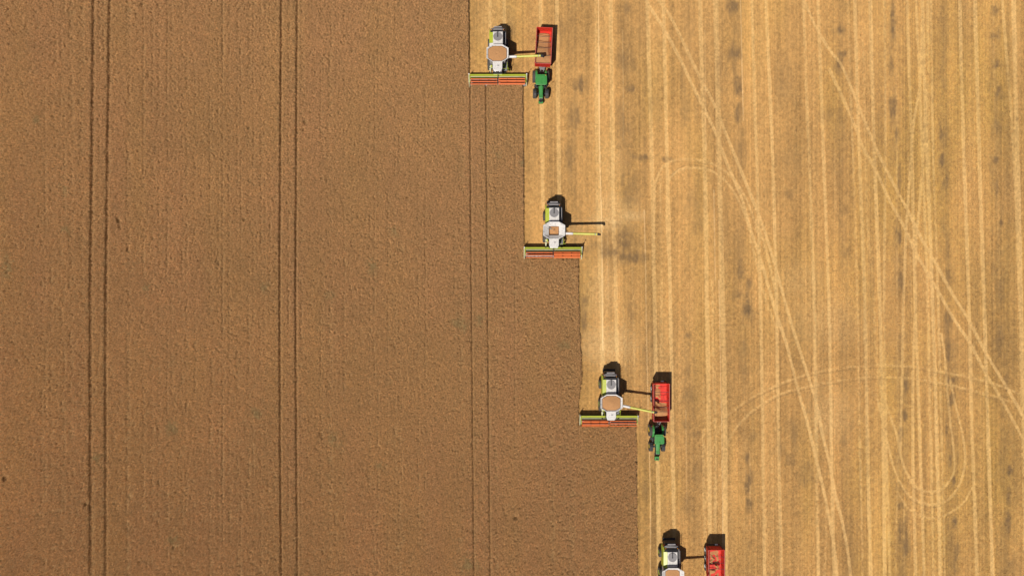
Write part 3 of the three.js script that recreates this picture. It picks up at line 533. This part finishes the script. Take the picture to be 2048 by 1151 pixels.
  for (let k = 0; k < 5; k++) part(lad, 'step', box(0.2, 0.04, 0.52, 0.04 + k * 0.085, 1.75 - k * 0.27, 0, 0.01), M.lime);
  part(c, 'platform_rail', [rod([1.6, 1.9, 1.15], [1.6, 2.95, 1.15], 0.03), rod([1.6, 1.9, 2.15], [1.6, 2.95, 2.15], 0.03), rod([1.6, 2.95, 1.15], [1.6, 2.95, 2.15], 0.035), rod([0.9, 2.95, 2.17], [1.6, 2.95, 2.17], 0.03)], M.lime);
  part(c, 'tool_box', box(0.4, 0.3, 0.3, 1.05, 2.1, 1.35, 0.04), M.lime); part(c, 'filter_box', box(0.22, 0.2, 0.4, -1.02, 2.05, 1.5, 0.03), M.lime);
  part(c, 'side_gear', [box(0.42, 0.5, 0.5, -1.1, 1.7, 1.5, 0.05), box(0.3, 0.2, 0.34, -1.25, 2.0, 1.95, 0.03), cylX(0.22, 0.18, -1.25, 1.75, 2.2, 14), box(0.2, 0.8, 0.3, -1.3, 1.4, 1.35, 0.03)], M.cream);
  for (const s of [-1, 1]) part(c, 'hose', rod([s * 0.95, 1.85, 1.4], [s * 1.1, 1.25, 2.5], 0.04), M.rubber);
  part(c, 'feeder_house', [slab([[1.0, 2.0], [1.6, 2.05], [2.75, 1.35], [2.75, 0.4], [1.0, 1.0]], 1.5, 0, 0.05)], M.lime);
  // header
  const hd = new THREE.Group(); hd.name = 'header'; c.add(hd);
  part(hd, 'top_beam', [box(9.56, 0.26, 0.3, 0, 1.22, 2.72, 0.05)], M.lime);
  part(hd, 'back_sheet', [box(9.5, 1.0, 0.05, 0, 0.7, 2.56, 0.01)], M.charcoal);
  part(hd, 'trough_sheet', [slab([[2.88, 1.12], [3.08, 0.35], [3.12, 0.35], [2.92, 1.12]], 9.5, 0, 0)], M.lime);
  part(hd, 'table', [slab([[2.6, 0.2], [3.1, 0.34], [4.1, 0.2], [4.2, 0.13], [2.6, 0.13]], 9.5, 0, 0)], M.steel);
  const helix = s => { const pts = []; for (let k = 0; k <= 120; k++) { const t = k / 120; pts.push(new THREE.Vector3(s * (4.65 - t * 3.9), 0.66 + Math.sin(t * 50 * s) * 0.31, 3.36 + Math.cos(t * 50 * s) * 0.31)); } return new THREE.TubeGeometry(new THREE.CatmullRomCurve3(pts), 240, 0.03, 4); };
  const ia = part(hd, 'intake_auger', [cylX(0.24, 9.3, 0, 0.66, 3.36, 14)], M.steel);
  part(ia, 'flighting', [helix(1), helix(-1)], M.silver);
  part(hd, 'support_pipe', [cylX(0.06, 9.4, 0, 1.32, 3.02, 8)], M.cream);
  const kb = [box(9.4, 0.05, 0.12, 0, 0.17, 4.22, 0.01)]; for (let k = -46; k <= 46; k++) kb.push(place(new THREE.ConeGeometry(0.025, 0.16, 4), k * 0.1, 0.17, 4.34, Math.PI / 2));
  part(hd, 'knife_bar', kb, M.steel);
  for (const s of [-1, 1]) {                                      // the reel: two halves with bats, tines and spiders
    const x0 = s * 2.34, L = 4.46, ry = 1.3, rz = o.reelZ ?? 3.86;
    part(hd, 'reel_shaft', cylX(0.1, L, x0, ry, rz, 12), M.orange);
    for (let k = 0; k < 6; k++) {
      const a = k / 6 * Math.PI * 2 + (o.reel ?? 0.2) + (s > 0 ? 0.35 : 0), by = ry + Math.sin(a) * 0.47, bz = rz + Math.cos(a) * 0.47;
      const g = [cylX(0.045, L, x0, by, bz, 8), box(L, 0.025, 0.17, x0, by - 0.03, bz + 0.03, 0.005, 0.5)];
      for (let t = 0; t < 24; t++) g.push(box(0.03, 0.26, 0.03, x0 - L / 2 + 0.1 + t * (L - 0.2) / 23, by - 0.14, bz + 0.05, 0, -0.2));
      part(hd, 'reel_bat', g, M.orange);
    }
    for (let q = 0; q < 4; q++) {
      const x = x0 - L / 2 + 0.05 + q * (L - 0.1) / 3, g = [];
      for (let k = 0; k < 6; k++) { const a = k / 6 * Math.PI * 2 + (o.reel ?? 0.2) + (s > 0 ? 0.35 : 0); g.push(rod([x, ry, rz], [x, ry + Math.sin(a) * 0.47, rz + Math.cos(a) * 0.47], 0.03)); }
      part(hd, 'reel_spider', g, q % 3 ? M.charcoal : M.orange);
    }
  }
  for (const x of [-4.7, 0, 4.7]) { const a = part(hd, 'reel_arm', [rod([x, 1.35, 2.72], [x, 1.42, 3.92], x ? 0.07 : 0.06, 8), box(0.1, 0.2, 0.3, x, 1.33, 3.88, 0.03)], x ? M.lime : M.charcoal); void a; }
  for (const x of [-0.05, 0.1]) part(hd, 'hydraulic_hose', rod([x, 1.4, 2.6], [x + 0.1, 1.42, 3.3], 0.03), M.rubber);
  for (const s of [-1, 1]) {
    part(hd, 'crop_divider', [slab([[2.45, 0.15], [2.42, 1.2], [2.6, 1.42], [3.1, 1.3], [3.9, 0.9], [o.tips[(s + 1) / 2], 0.32], [o.tips[(s + 1) / 2] + 0.02, 0.22], [4.0, 0.12]], 0.13, s * 4.86, 0.04)], M.cream);
    part(hd, 'end_lamp', [box(0.2, 0.12, 0.12, s * 4.84, 1.5, 2.6, 0.03)], M.lamp);
    part(hd, 'marker_rod', [rod([s * 4.8, 1.3, 2.6], [s * 4.84, s > 0 ? 2.35 : 1.9, 2.55], 0.028), box(0.2, 0.16, 0.04, s * 4.84, s > 0 ? 2.35 : 1.9, 2.55, 0.01)], M.charcoal);
  }
  shade(c);
  grainInTank(o);
}
const grainTex = (() => {
  const n = 256, d = new Uint8Array(n * n * 4), b = new Uint8Array(n * n * 4);
  for (let j = 0; j < n; j++) for (let i = 0; i < n; i++) {
    const k = (j * n + i) * 4, f = 0.8 + 0.3 * (hash(i, j) - 0.5) + 0.22 * (fbm(i / 16, j / 16, 3) - 0.5);
    d[k] = enc(0.58 * f); d[k + 1] = enc(0.29 * f); d[k + 2] = enc(0.115 * f); d[k + 3] = 255; b[k] = b[k + 1] = b[k + 2] = 255 * hash(j, i); b[k + 3] = 255;
  }
  return [tex(d, n, n, true), tex(b, n, n, false)];
})();
const grainMat = new THREE.MeshStandardMaterial({ map: grainTex[0], bumpMap: grainTex[1], bumpScale: 0.012, roughness: 0.95 });
function grainInTank(o) {                                         // a heap whose rim follows the bin walls
  const t = clamp((o.level - TANK.low[4]) / (TANK.top[4] - TANK.low[4])), e = rim8(...[0, 1, 2, 3].map(k => lerp(TANK.low[k], TANK.top[k], t) - 0.015), o.level);
  const N = 64, R = 12, pos = [0, 0, 0], uv = [0, 0], idx = [];
  const edge = a => { for (let k = 0; k < 8; k++) { const p = e[k], q = e[(k + 1) % 8], d = [Math.cos(a), Math.sin(a)], vx = q[0] - p[0], vz = q[2] - p[2], den = d[0] * vz - d[1] * vx; if (Math.abs(den) < 1e-9) continue; const s = (p[0] * vz - p[2] * vx) / den, u = (p[0] * d[1] - p[2] * d[0]) / den; if (s > 0 && u >= -1e-6 && u <= 1.000001) return s; } return 0.7; };
  const hgt = (x, z, f) => o.level + (o.heap ?? 0.25) * (1 - f) - (o.pit ?? 0) * Math.exp(-(((x + 0.1) ** 2 + z * z) / 0.03)) + 0.05 * (fbm(x * 2 + o.x, z * 2, 2) - 0.5) * (1 - f * f);
  pos[1] = hgt(0, 0, 0);
  for (let r = 1; r <= R; r++) for (let k = 0; k < N; k++) { const a = k / N * Math.PI * 2, f = r / R, d = edge(a) * f, x = Math.cos(a) * d, z = Math.sin(a) * d; pos.push(x, hgt(x, z, f), z); uv.push(x / 1.6, z / 1.6); }
  for (let k = 0; k < N; k++) { idx.push(0, 1 + (k + 1) % N, 1 + k); for (let r = 0; r < R - 1; r++) { const a = 1 + r * N + k, b = 1 + r * N + (k + 1) % N; idx.push(a, b, a + N, b, b + N, a + N); } }
  const bottom = pos.length / 3; for (let k = 0; k < N; k++) { const q = 3 * (1 + (R - 1) * N + k); pos.push(pos[q] * 0.8, o.level - 0.35, pos[q + 2] * 0.8); uv.push(0, 0); }
  for (let k = 0; k < N; k++) { const a = 1 + (R - 1) * N + k, b = 1 + (R - 1) * N + (k + 1) % N; idx.push(a, b, bottom + k, b, bottom + (k + 1) % N, bottom + k); }
  const g = new THREE.BufferGeometry(); g.setAttribute('position', new THREE.Float32BufferAttribute(pos, 3)); g.setAttribute('uv', new THREE.Float32BufferAttribute(uv, 2)); g.setIndex(idx); g.computeVertexNormals();
  const m = new THREE.Mesh(g, grainMat); m.name = numbered('tank_grain'); m.position.set(o.x, 0, o.z); tag(m, o.grainLabel, 'grain', null, 'stuff'); scene.add(shade(m));
}
combine({ x: -2.38, z: -38.5, swing: 0.0, level: 3.98, heap: 0.14, pit: 0.1, shortShoulder: true, tips: [4.5, 4.3], reelZ: 3.74, ladder: 0.3, reel: 0.1, label: 'lime and white combine harvester at the top, unloading into the trailer behind the broad-roofed tractor', grainLabel: 'brown grain filling the tank of the topmost combine harvester' });
combine({ x: 6.92, z: -9.44, swing: -0.035, tips: [5.2, 4.6], level: 2.9, heap: 0.22, reel: 0.45, label: 'lime and white combine harvester working alone with its auger over bare stubble', grainLabel: 'low heap of grain in the half-empty tank of the lone combine' });
combine({ x: 16.34, z: 18.88, swing: -0.19, tips: [4.45, 4.3], level: 3.95, heap: 0.3, reel: 0.3, label: 'lime and white combine harvester with forward-slanting auger beside the narrow-roofed tractor', grainLabel: 'brown grain heaped in the tank of the combine with slanting auger' });
combine({ x: 26.45, z: 47.32, swing: 0.0, tips: [4.4, 4.4], level: 3.7, heap: 0.1, reel: 0.2, label: 'lime and white combine harvester cut off by the bottom edge of the photo', grainLabel: 'grain in the tank at the bottom edge of the photo' });

// ---------------------------------------------------------------- red tipping trailers (drawbar towards +z)
function trailer(o) {
  const t = thing('grain_trailer', o.label, 'trailer', o.x, o.z, o.turn ?? 0, 'red trailers taking the grain');
  const L = o.L, W = 2.42, y0 = 1.25, y1 = o.top ?? 2.95, fl = 0.09;
  part(t, 'chassis', [box(0.14, 0.26, L - 0.2, -0.45, 0.98, 0, 0.02), box(0.14, 0.26, L - 0.2, 0.45, 0.98, 0, 0.02), box(1.6, 0.14, 0.2, 0, 1.0, L / 2 - 0.4, 0.02), box(1.6, 0.14, 0.2, 0, 1.0, -L / 2 + 0.3, 0.02)], M.charcoal);
  part(t, 'floor', [box(W, 0.08, L, 0, y0 - 0.02, 0, 0.01)], M.red);
  for (const s of [-1, 1]) {
    const w = part(t, 'side_wall', [box(0.055, y1 - y0, L - 0.02, s * (W / 2 + fl / 2), (y0 + y1) / 2, 0, 0.015, 0, 0, -s * fl / (y1 - y0))], M.red);
    part(w, 'top_rail', box(0.1, 0.09, L + 0.06, s * (W / 2 + fl), y1, 0, 0.03), M.redPale);
    for (let k = 0; k <= 5; k++) part(w, 'rib', box(0.07, y1 - y0 - 0.1, 0.1, s * (W / 2 + fl / 2 + 0.06), (y0 + y1) / 2, -L / 2 + 0.15 + k * (L - 0.3) / 5, 0.02, 0, 0, -s * fl / (y1 - y0)), M.red);
    for (let k = 0; k < 4; k++) part(w, 'inner_rib', box(0.05, y1 - y0 - 0.12, 0.08, s * (W / 2 + fl / 2 - 0.045), (y0 + y1) / 2, -L / 2 + L * (k + 1) / 5, 0.015, 0, 0, -s * fl / (y1 - y0)), M.red);
    const mg = part(t, 'mudguard', [box(0.42, 0.05, o.axles * 1.36 + 0.3, s * 1.03, 1.12, o.axleZ, 0.02)], M.charcoal); void mg;
  }
  const fw = part(t, 'front_wall', [box(W + 0.12, y1 - y0, 0.055, 0, (y0 + y1) / 2, L / 2, 0.015)], M.red);
  part(fw, 'top_rail', box(W + 0.24, 0.09, 0.09, 0, y1 + 0.003, L / 2, 0.03), M.redPale);
  for (const x of [-0.7, 0, 0.7]) part(fw, 'rib', box(0.1, y1 - y0 - 0.1, 0.07, x, (y0 + y1) / 2, L / 2 + 0.06, 0.02), M.red);
  const tg = part(t, 'tailgate', [box(W + 0.12, y1 - y0, 0.055, 0, (y0 + y1) / 2, -L / 2, 0.015)], M.red);
  part(tg, 'top_rail', box(W + 0.24, 0.09, 0.09, 0, y1 + 0.003, -L / 2, 0.03), M.red);
  part(tg, 'gate_ram', [rod([-1.1, 1.4, -L / 2 - 0.12], [-1.1, 2.7, -L / 2 - 0.12], 0.05), rod([1.1, 1.4, -L / 2 - 0.12], [1.1, 2.7, -L / 2 - 0.12], 0.05)], M.charcoal);
  for (const f of o.chains) part(t, 'cross_chain', [rod([-W / 2 - 0.05, y1 - 0.1, f * L], [0.1, y1 - 0.34, f * L + 0.03], 0.035), rod([0.1, y1 - 0.34, f * L + 0.03], [W / 2 + 0.05, y1 - 0.1, f * L], 0.035)], M.charcoal);
  for (let k = 0; k < o.axles; k++) {
    const z = o.axleZ + (k - (o.axles - 1) / 2) * (o.axles > 2 ? 1.38 : 1.6);
    part(t, 'axle', cylX(0.07, 2.0, 0, 0.62, z, 8), M.charcoal);
    for (const s of [-1, 1]) wheel(t, 0.64, 0.52, s * 1.06, z, M.plate, 16, M.rubberDusty);
  }
  part(t, 'light_bar', [box(2.3, 0.18, 0.1, 0, 0.85, -L / 2 - 0.12, 0.03)], M.charcoal);
  for (const s of [-1, 1]) part(t, 'tail_lamp', box(0.24, 0.13, 0.05, s * 0.98, 0.86, -L / 2 - 0.19, 0.02), M.lampRed);
  part(t, 'number_plate', box(0.5, 0.02, 0.2, 0.55, 0.95, -L / 2 - 0.17, 0.005, -0.5), M.plate);
  part(t, 'drawbar', [rod([-0.55, 0.95, L / 2 - 0.3], [0, 0.75, L / 2 + 1.15], 0.085, 8), rod([0.55, 0.95, L / 2 - 0.3], [0, 0.75, L / 2 + 1.15], 0.085, 8), box(0.2, 0.16, 0.5, 0, 0.74, L / 2 + 1.25, 0.03), box(0.8, 0.06, 0.5, 0, 1.0, L / 2 + 0.2, 0.02)], M.grey);
  part(t, 'stand_leg', [rod([0.3, 0.2, L / 2 + 0.5], [0.3, 0.95, L / 2 + 0.5], 0.05), box(0.2, 0.04, 0.2, 0.3, 0.3, L / 2 + 0.5, 0.01)], M.charcoal);
  shade(t);
  // the load
  const nx = 30, nz = 70, pos = [], uv = [], idx = [], w = W / 2 - 0.02, l = L / 2 - 0.04;
  for (let j = 0; j <= nz; j++) for (let i = 0; i <= nx; i++) {
    const x = -w + 2 * w * i / nx, z = -l + 2 * l * j / nz; let y = y0 + 0.04 + o.load(x / w, z / l) + 0.05 * (fbm(x * 3 + o.x, z * 3, 2) - 0.5);
    const bx = i === 0 || i === nx || j === 0 || j === nz; y = Math.max(y, y0 - 0.01); if (bx) y = Math.max(y0 - 0.012, y);
    pos.push(x + (x > 0 ? 1 : -1) * Math.max(0, (y - y0) / (y1 - y0)) * fl * (Math.abs(x) / w) * 0.8, y, z); uv.push(x / 1.6, z / 1.6);
  }
  for (let j = 0; j < nz; j++) for (let i = 0; i < nx; i++) { const a = j * (nx + 1) + i; if (Math.max(pos[3 * a + 1], pos[3 * a + 4], pos[3 * (a + nx + 1) + 1], pos[3 * (a + nx + 2) + 1]) > y0 + 0.022) idx.push(a, a + nx + 1, a + 1, a + 1, a + nx + 1, a + nx + 2); }
  const g = new THREE.BufferGeometry(); g.setAttribute('position', new THREE.Float32BufferAttribute(pos, 3)); g.setAttribute('uv', new THREE.Float32BufferAttribute(uv, 2)); g.setIndex(idx); g.computeVertexNormals();
  const m = new THREE.Mesh(g, grainMat); m.name = numbered('trailer_grain'); m.position.set(o.x, 0, o.z); m.rotation.y = o.turn ?? 0; tag(m, o.grainLabel, 'grain', null, 'stuff'); scene.add(shade(m));
}
const sm = (a, b, v) => sstep(a, b, v);
trailer({ x: 5.27, z: -40.15, turn: -0.05, L: 5.95, axles: 2, axleZ: -0.6, chains: [-0.27, -0.1, 0.05, 0.26], label: 'red trailer half full of grain behind the broad-roofed green tractor', grainLabel: 'long slope of grain in the trailer of the topmost combine',
  load: (u, v) => 0.2 + 1.05 * sm(-0.6, 0.75, v) + 0.12 * (1 - u * u) - 0.34 * sm(0.55, 1, u) * (1 - sm(0.2, 0.6, v)) - 0.6 * sm(-0.82, -1, v) });
trailer({ x: 24.82, z: 19.0, L: 6.25, axles: 2, axleZ: -1.15, chains: [-0.28, -0.05, 0.13, 0.24], label: 'red trailer with a small grain heap at its front behind the narrow-roofed tractor', grainLabel: 'small grain heap at the front of the trailer behind the narrow-roofed tractor',
  load: (u, v) => 1.0 * Math.exp(-(((v - 0.58) / 0.27) ** 2)) * (1 - 0.35 * u * u) + 0.26 * sm(0.3, -0.3, u) * sm(-1.0, -0.5, v) * sm(0.3, 0.8, vn(u * 3, v * 7)) - 0.05 });
trailer({ x: 33.93, z: 47.05, L: 7.3, axles: 3, axleZ: -1.35, chains: [-0.34, -0.2, -0.06, 0.1, 0.3], label: 'nearly empty red three-axle trailer at the bottom edge of the photo', grainLabel: 'thin leftover grain scattered in the nearly empty three-axle trailer',
  load: (u, v) => 0.3 * sm(0.45, 0.62, vn(u * 3.2 + 4, v * 7)) * sm(0.75, 0.3, Math.abs(u)) * sm(-0.85, -0.4, v) - 0.03 });

// ---------------------------------------------------------------- green tractors (front towards +z, origin under the cab roof)
function tractor(o) {
  const t = thing('tractor', o.label, 'tractor', o.x, o.z, o.turn ?? 0, 'green tractors pulling the trailers');
  const F = 1.7, Rr = -1.1, w = o.roof[0] / 2, d = o.roof[1] / 2;
  part(t, 'chassis', [box(0.56, 0.55, 4.2, 0, 0.95, 0.2, 0.05), box(1.7, 0.3, 0.36, 0, 0.95, Rr, 0.05), box(1.6, 0.2, 0.28, 0, 0.75, F, 0.05)], M.charcoal);
  for (const s of [-1, 1]) {
    wheel(t, 0.99, 0.68, s * 1.06, Rr, M.yellow, 22); wheel(t, 0.79, 0.6, s * 1.03, F, M.yellow, 20);
    const fd = []; for (let k = 0; k < 7; k++) { const a = 0.35 + k * 0.36; fd.push(box(0.34, 0.05, 0.4, s * 0.78, 0.98 + Math.sin(a) * 1.1, Rr - Math.cos(a) * 1.1 * -1, 0.02, -a + Math.PI / 2)); }
    part(t, 'fender', fd, M.green);
    part(t, 'front_mudguard', [0, 1, 2, 3].map(k => { const a = 1.2 + k * 0.36; return box(0.4, 0.03, 0.32, s * 0.98, 0.77 + Math.sin(a) * 0.88, F + Math.cos(a) * 0.88, 0.01, Math.PI / 2 - a); }), M.charcoal);
    part(t, 'tank_step', [box(0.4, 0.6, 1.0, s * 0.66, 0.85, 0.35, 0.08), box(0.3, 0.04, 0.4, s * 0.92, 0.55, 0.35, 0.01), box(0.3, 0.04, 0.4, s * 0.92, 0.9, 0.35, 0.01)], M.charcoal);
    const m = part(t, 'mirror', [box(0.2, 0.3, 0.06, s * (w + 0.42), 2.3, 0.75, 0.02)], M.charcoal); part(m, 'mirror_arm', rod([s * w * 0.85, 2.55, 0.65], [s * (w + 0.42), 2.45, 0.75], 0.02), M.charcoal);
    part(t, 'tail_lamp', box(0.16, 0.22, 0.05, s * 1.0, 1.75, -1.95, 0.02), M.lampRed);
  }
  // bonnet: narrow, waisted behind the front axle, with side grilles and louvres
  const bn = part(t, 'bonnet', [deck([[-0.42, 0.75], [0.42, 0.75], [0.34, 1.3], [0.31, 2.0], [0.33, 2.62], [0.2, 2.74], [-0.2, 2.74], [-0.33, 2.62], [-0.31, 2.0], [-0.34, 1.3]], 1.1, 0.72, 0.07), slab([[0.72, 1.6], [0.72, 2.0], [1.3, 1.93], [2.2, 1.83], [2.2, 1.6]], 0.44, 0, 0.06)], M.green);
  part(bn, 'grille', [box(0.03, 0.42, 0.9, 0.345, 1.42, 2.15, 0.01), box(0.03, 0.42, 0.9, -0.345, 1.42, 2.15, 0.01), box(0.46, 0.4, 0.03, 0, 1.42, 2.74, 0.01)], M.charcoal);
  part(bn, 'bonnet_seam', [box(0.6, 0.012, 0.025, 0, 1.825, 2.24, 0), box(0.56, 0.012, 0.025, 0, 1.825, 2.5, 0)], M.charcoal);
  for (const s of [-1, 1]) part(bn, 'headlight', box(0.16, 0.12, 0.04, s * 0.17, 1.68, 2.745, 0.02), M.lamp);
  part(t, 'front_linkage', [box(0.62, 0.5, 0.2, 0, 0.9, 2.82, 0.04), rod([-0.3, 0.7, 2.8], [-0.3, 0.6, o.tip - 0.3], 0.06), rod([0.3, 0.7, 2.8], [0.3, 0.6, o.tip - 0.3], 0.06)], M.charcoal);
  part(t, 'front_weight', [box(0.78, 0.55, o.tip > 3.6 ? 0.7 : 0.42, 0, 0.85, o.tip - (o.tip > 3.6 ? 0.35 : 0.21), 0.1)], o.tip > 3.6 ? M.green : M.green);
  part(t, 'weight_hook', [box(0.4, 0.1, 0.2, 0, 1.14, o.tip - 0.24, 0.03)], M.charcoal);
  part(t, 'exhaust', [cylY(0.07, 1.2, 0.55, 2.3, 0.85, 12), cylY(0.1, 0.5, 0.55, 2.1, 0.85, 12)], M.charcoal);
  // cab
  const cab = new THREE.Group(); cab.name = 'cab'; t.add(cab);
  part(cab, 'cab_floor', [box(1.4, 0.12, 1.5, 0, 1.35, -0.05, 0.03), box(0.5, 0.7, 0.14, 0, 1.95, -0.5, 0.06), box(0.5, 0.14, 0.5, 0, 1.66, -0.25, 0.05), box(0.3, 0.6, 0.2, 0, 1.7, 0.5, 0.06)], M.charcoal);
  part(cab, 'steering_wheel', place(new THREE.TorusGeometry(0.2, 0.022, 6, 20), 0, 2.02, 0.35, Math.PI / 2 - 0.5), M.dark);
  part(cab, 'pillar', [[-1, 1], [1, 1], [-1, -1], [1, -1]].map(([a, b]) => rod([a * 0.68, 1.4, b * 0.7 - 0.02], [a * w * 0.85, 2.85, b * d * 0.82], 0.045)), M.charcoal);
  part(cab, 'windscreen', slab([[0.72, 1.4], [0.72, 2.82], [0.7, 2.82], [0.7, 1.4]], 1.3, 0, 0), M.glass);
  part(cab, 'rear_window', slab([[-0.72, 1.4], [-0.72, 2.82], [-0.74, 2.82], [-0.74, 1.4]], 1.3, 0, 0), M.glass);
  for (const s of [-1, 1]) part(cab, 'side_window', box(0.02, 1.4, 1.3, s * 0.7, 2.12, 0, 0), M.glass);
  const r = 0.26, rp = []; for (const [cx, cz, a0] of [[w - r, -d + r, -1], [w - r, d - r, 0], [-w + r, d - r, 1], [-w + r, -d + r, 2]]) for (let k = 0; k <= 5; k++) { const a = (a0 + k / 5) * Math.PI / 2; rp.push([cx + Math.cos(a) * r, cz + Math.sin(a) * r]); }
  const roof = part(cab, 'cab_roof', deck(rp.map(([x, z]) => [x * (z > 0 ? 1 : 0.97), z]), 2.82, 0.2, 0.07), M.green);
  part(roof, 'roof_panel', deck(rp.map(([x, z]) => [x * 0.72, z * 0.68]), 3.0, 0.06, 0.02), M.green);
  part(roof, 'beacon', cylY(0.06, 0.16, w * 0.75, 3.09, -d * 0.8, 10), M.amber); part(roof, 'receiver', box(0.26, 0.1, 0.24, 0, 3.1, d * 0.72, 0.05), M.green);
  part(t, 'hitch', [rod([-0.35, 0.9, -1.6], [-0.4, 0.6, -2.25], 0.05), rod([0.35, 0.9, -1.6], [0.4, 0.6, -2.25], 0.05), box(0.3, 0.3, 0.4, 0, 0.68, -1.95, 0.04), rod([0, 1.5, -1.4], [0, 1.3, -2.1], 0.05)], M.charcoal);
  shade(t);
}
tractor({ x: 4.86, z: -34.5, roof: [1.92, 1.74], tip: 3.42, label: 'green tractor with broad rounded roof, pulling the half-full trailer at the top' });
tractor({ x: 24.45, z: 25.05, roof: [1.62, 1.62], tip: 4.0, label: 'green tractor with narrow square roof and yellow hubs beside the third header' });
renderer.render(scene, camera);
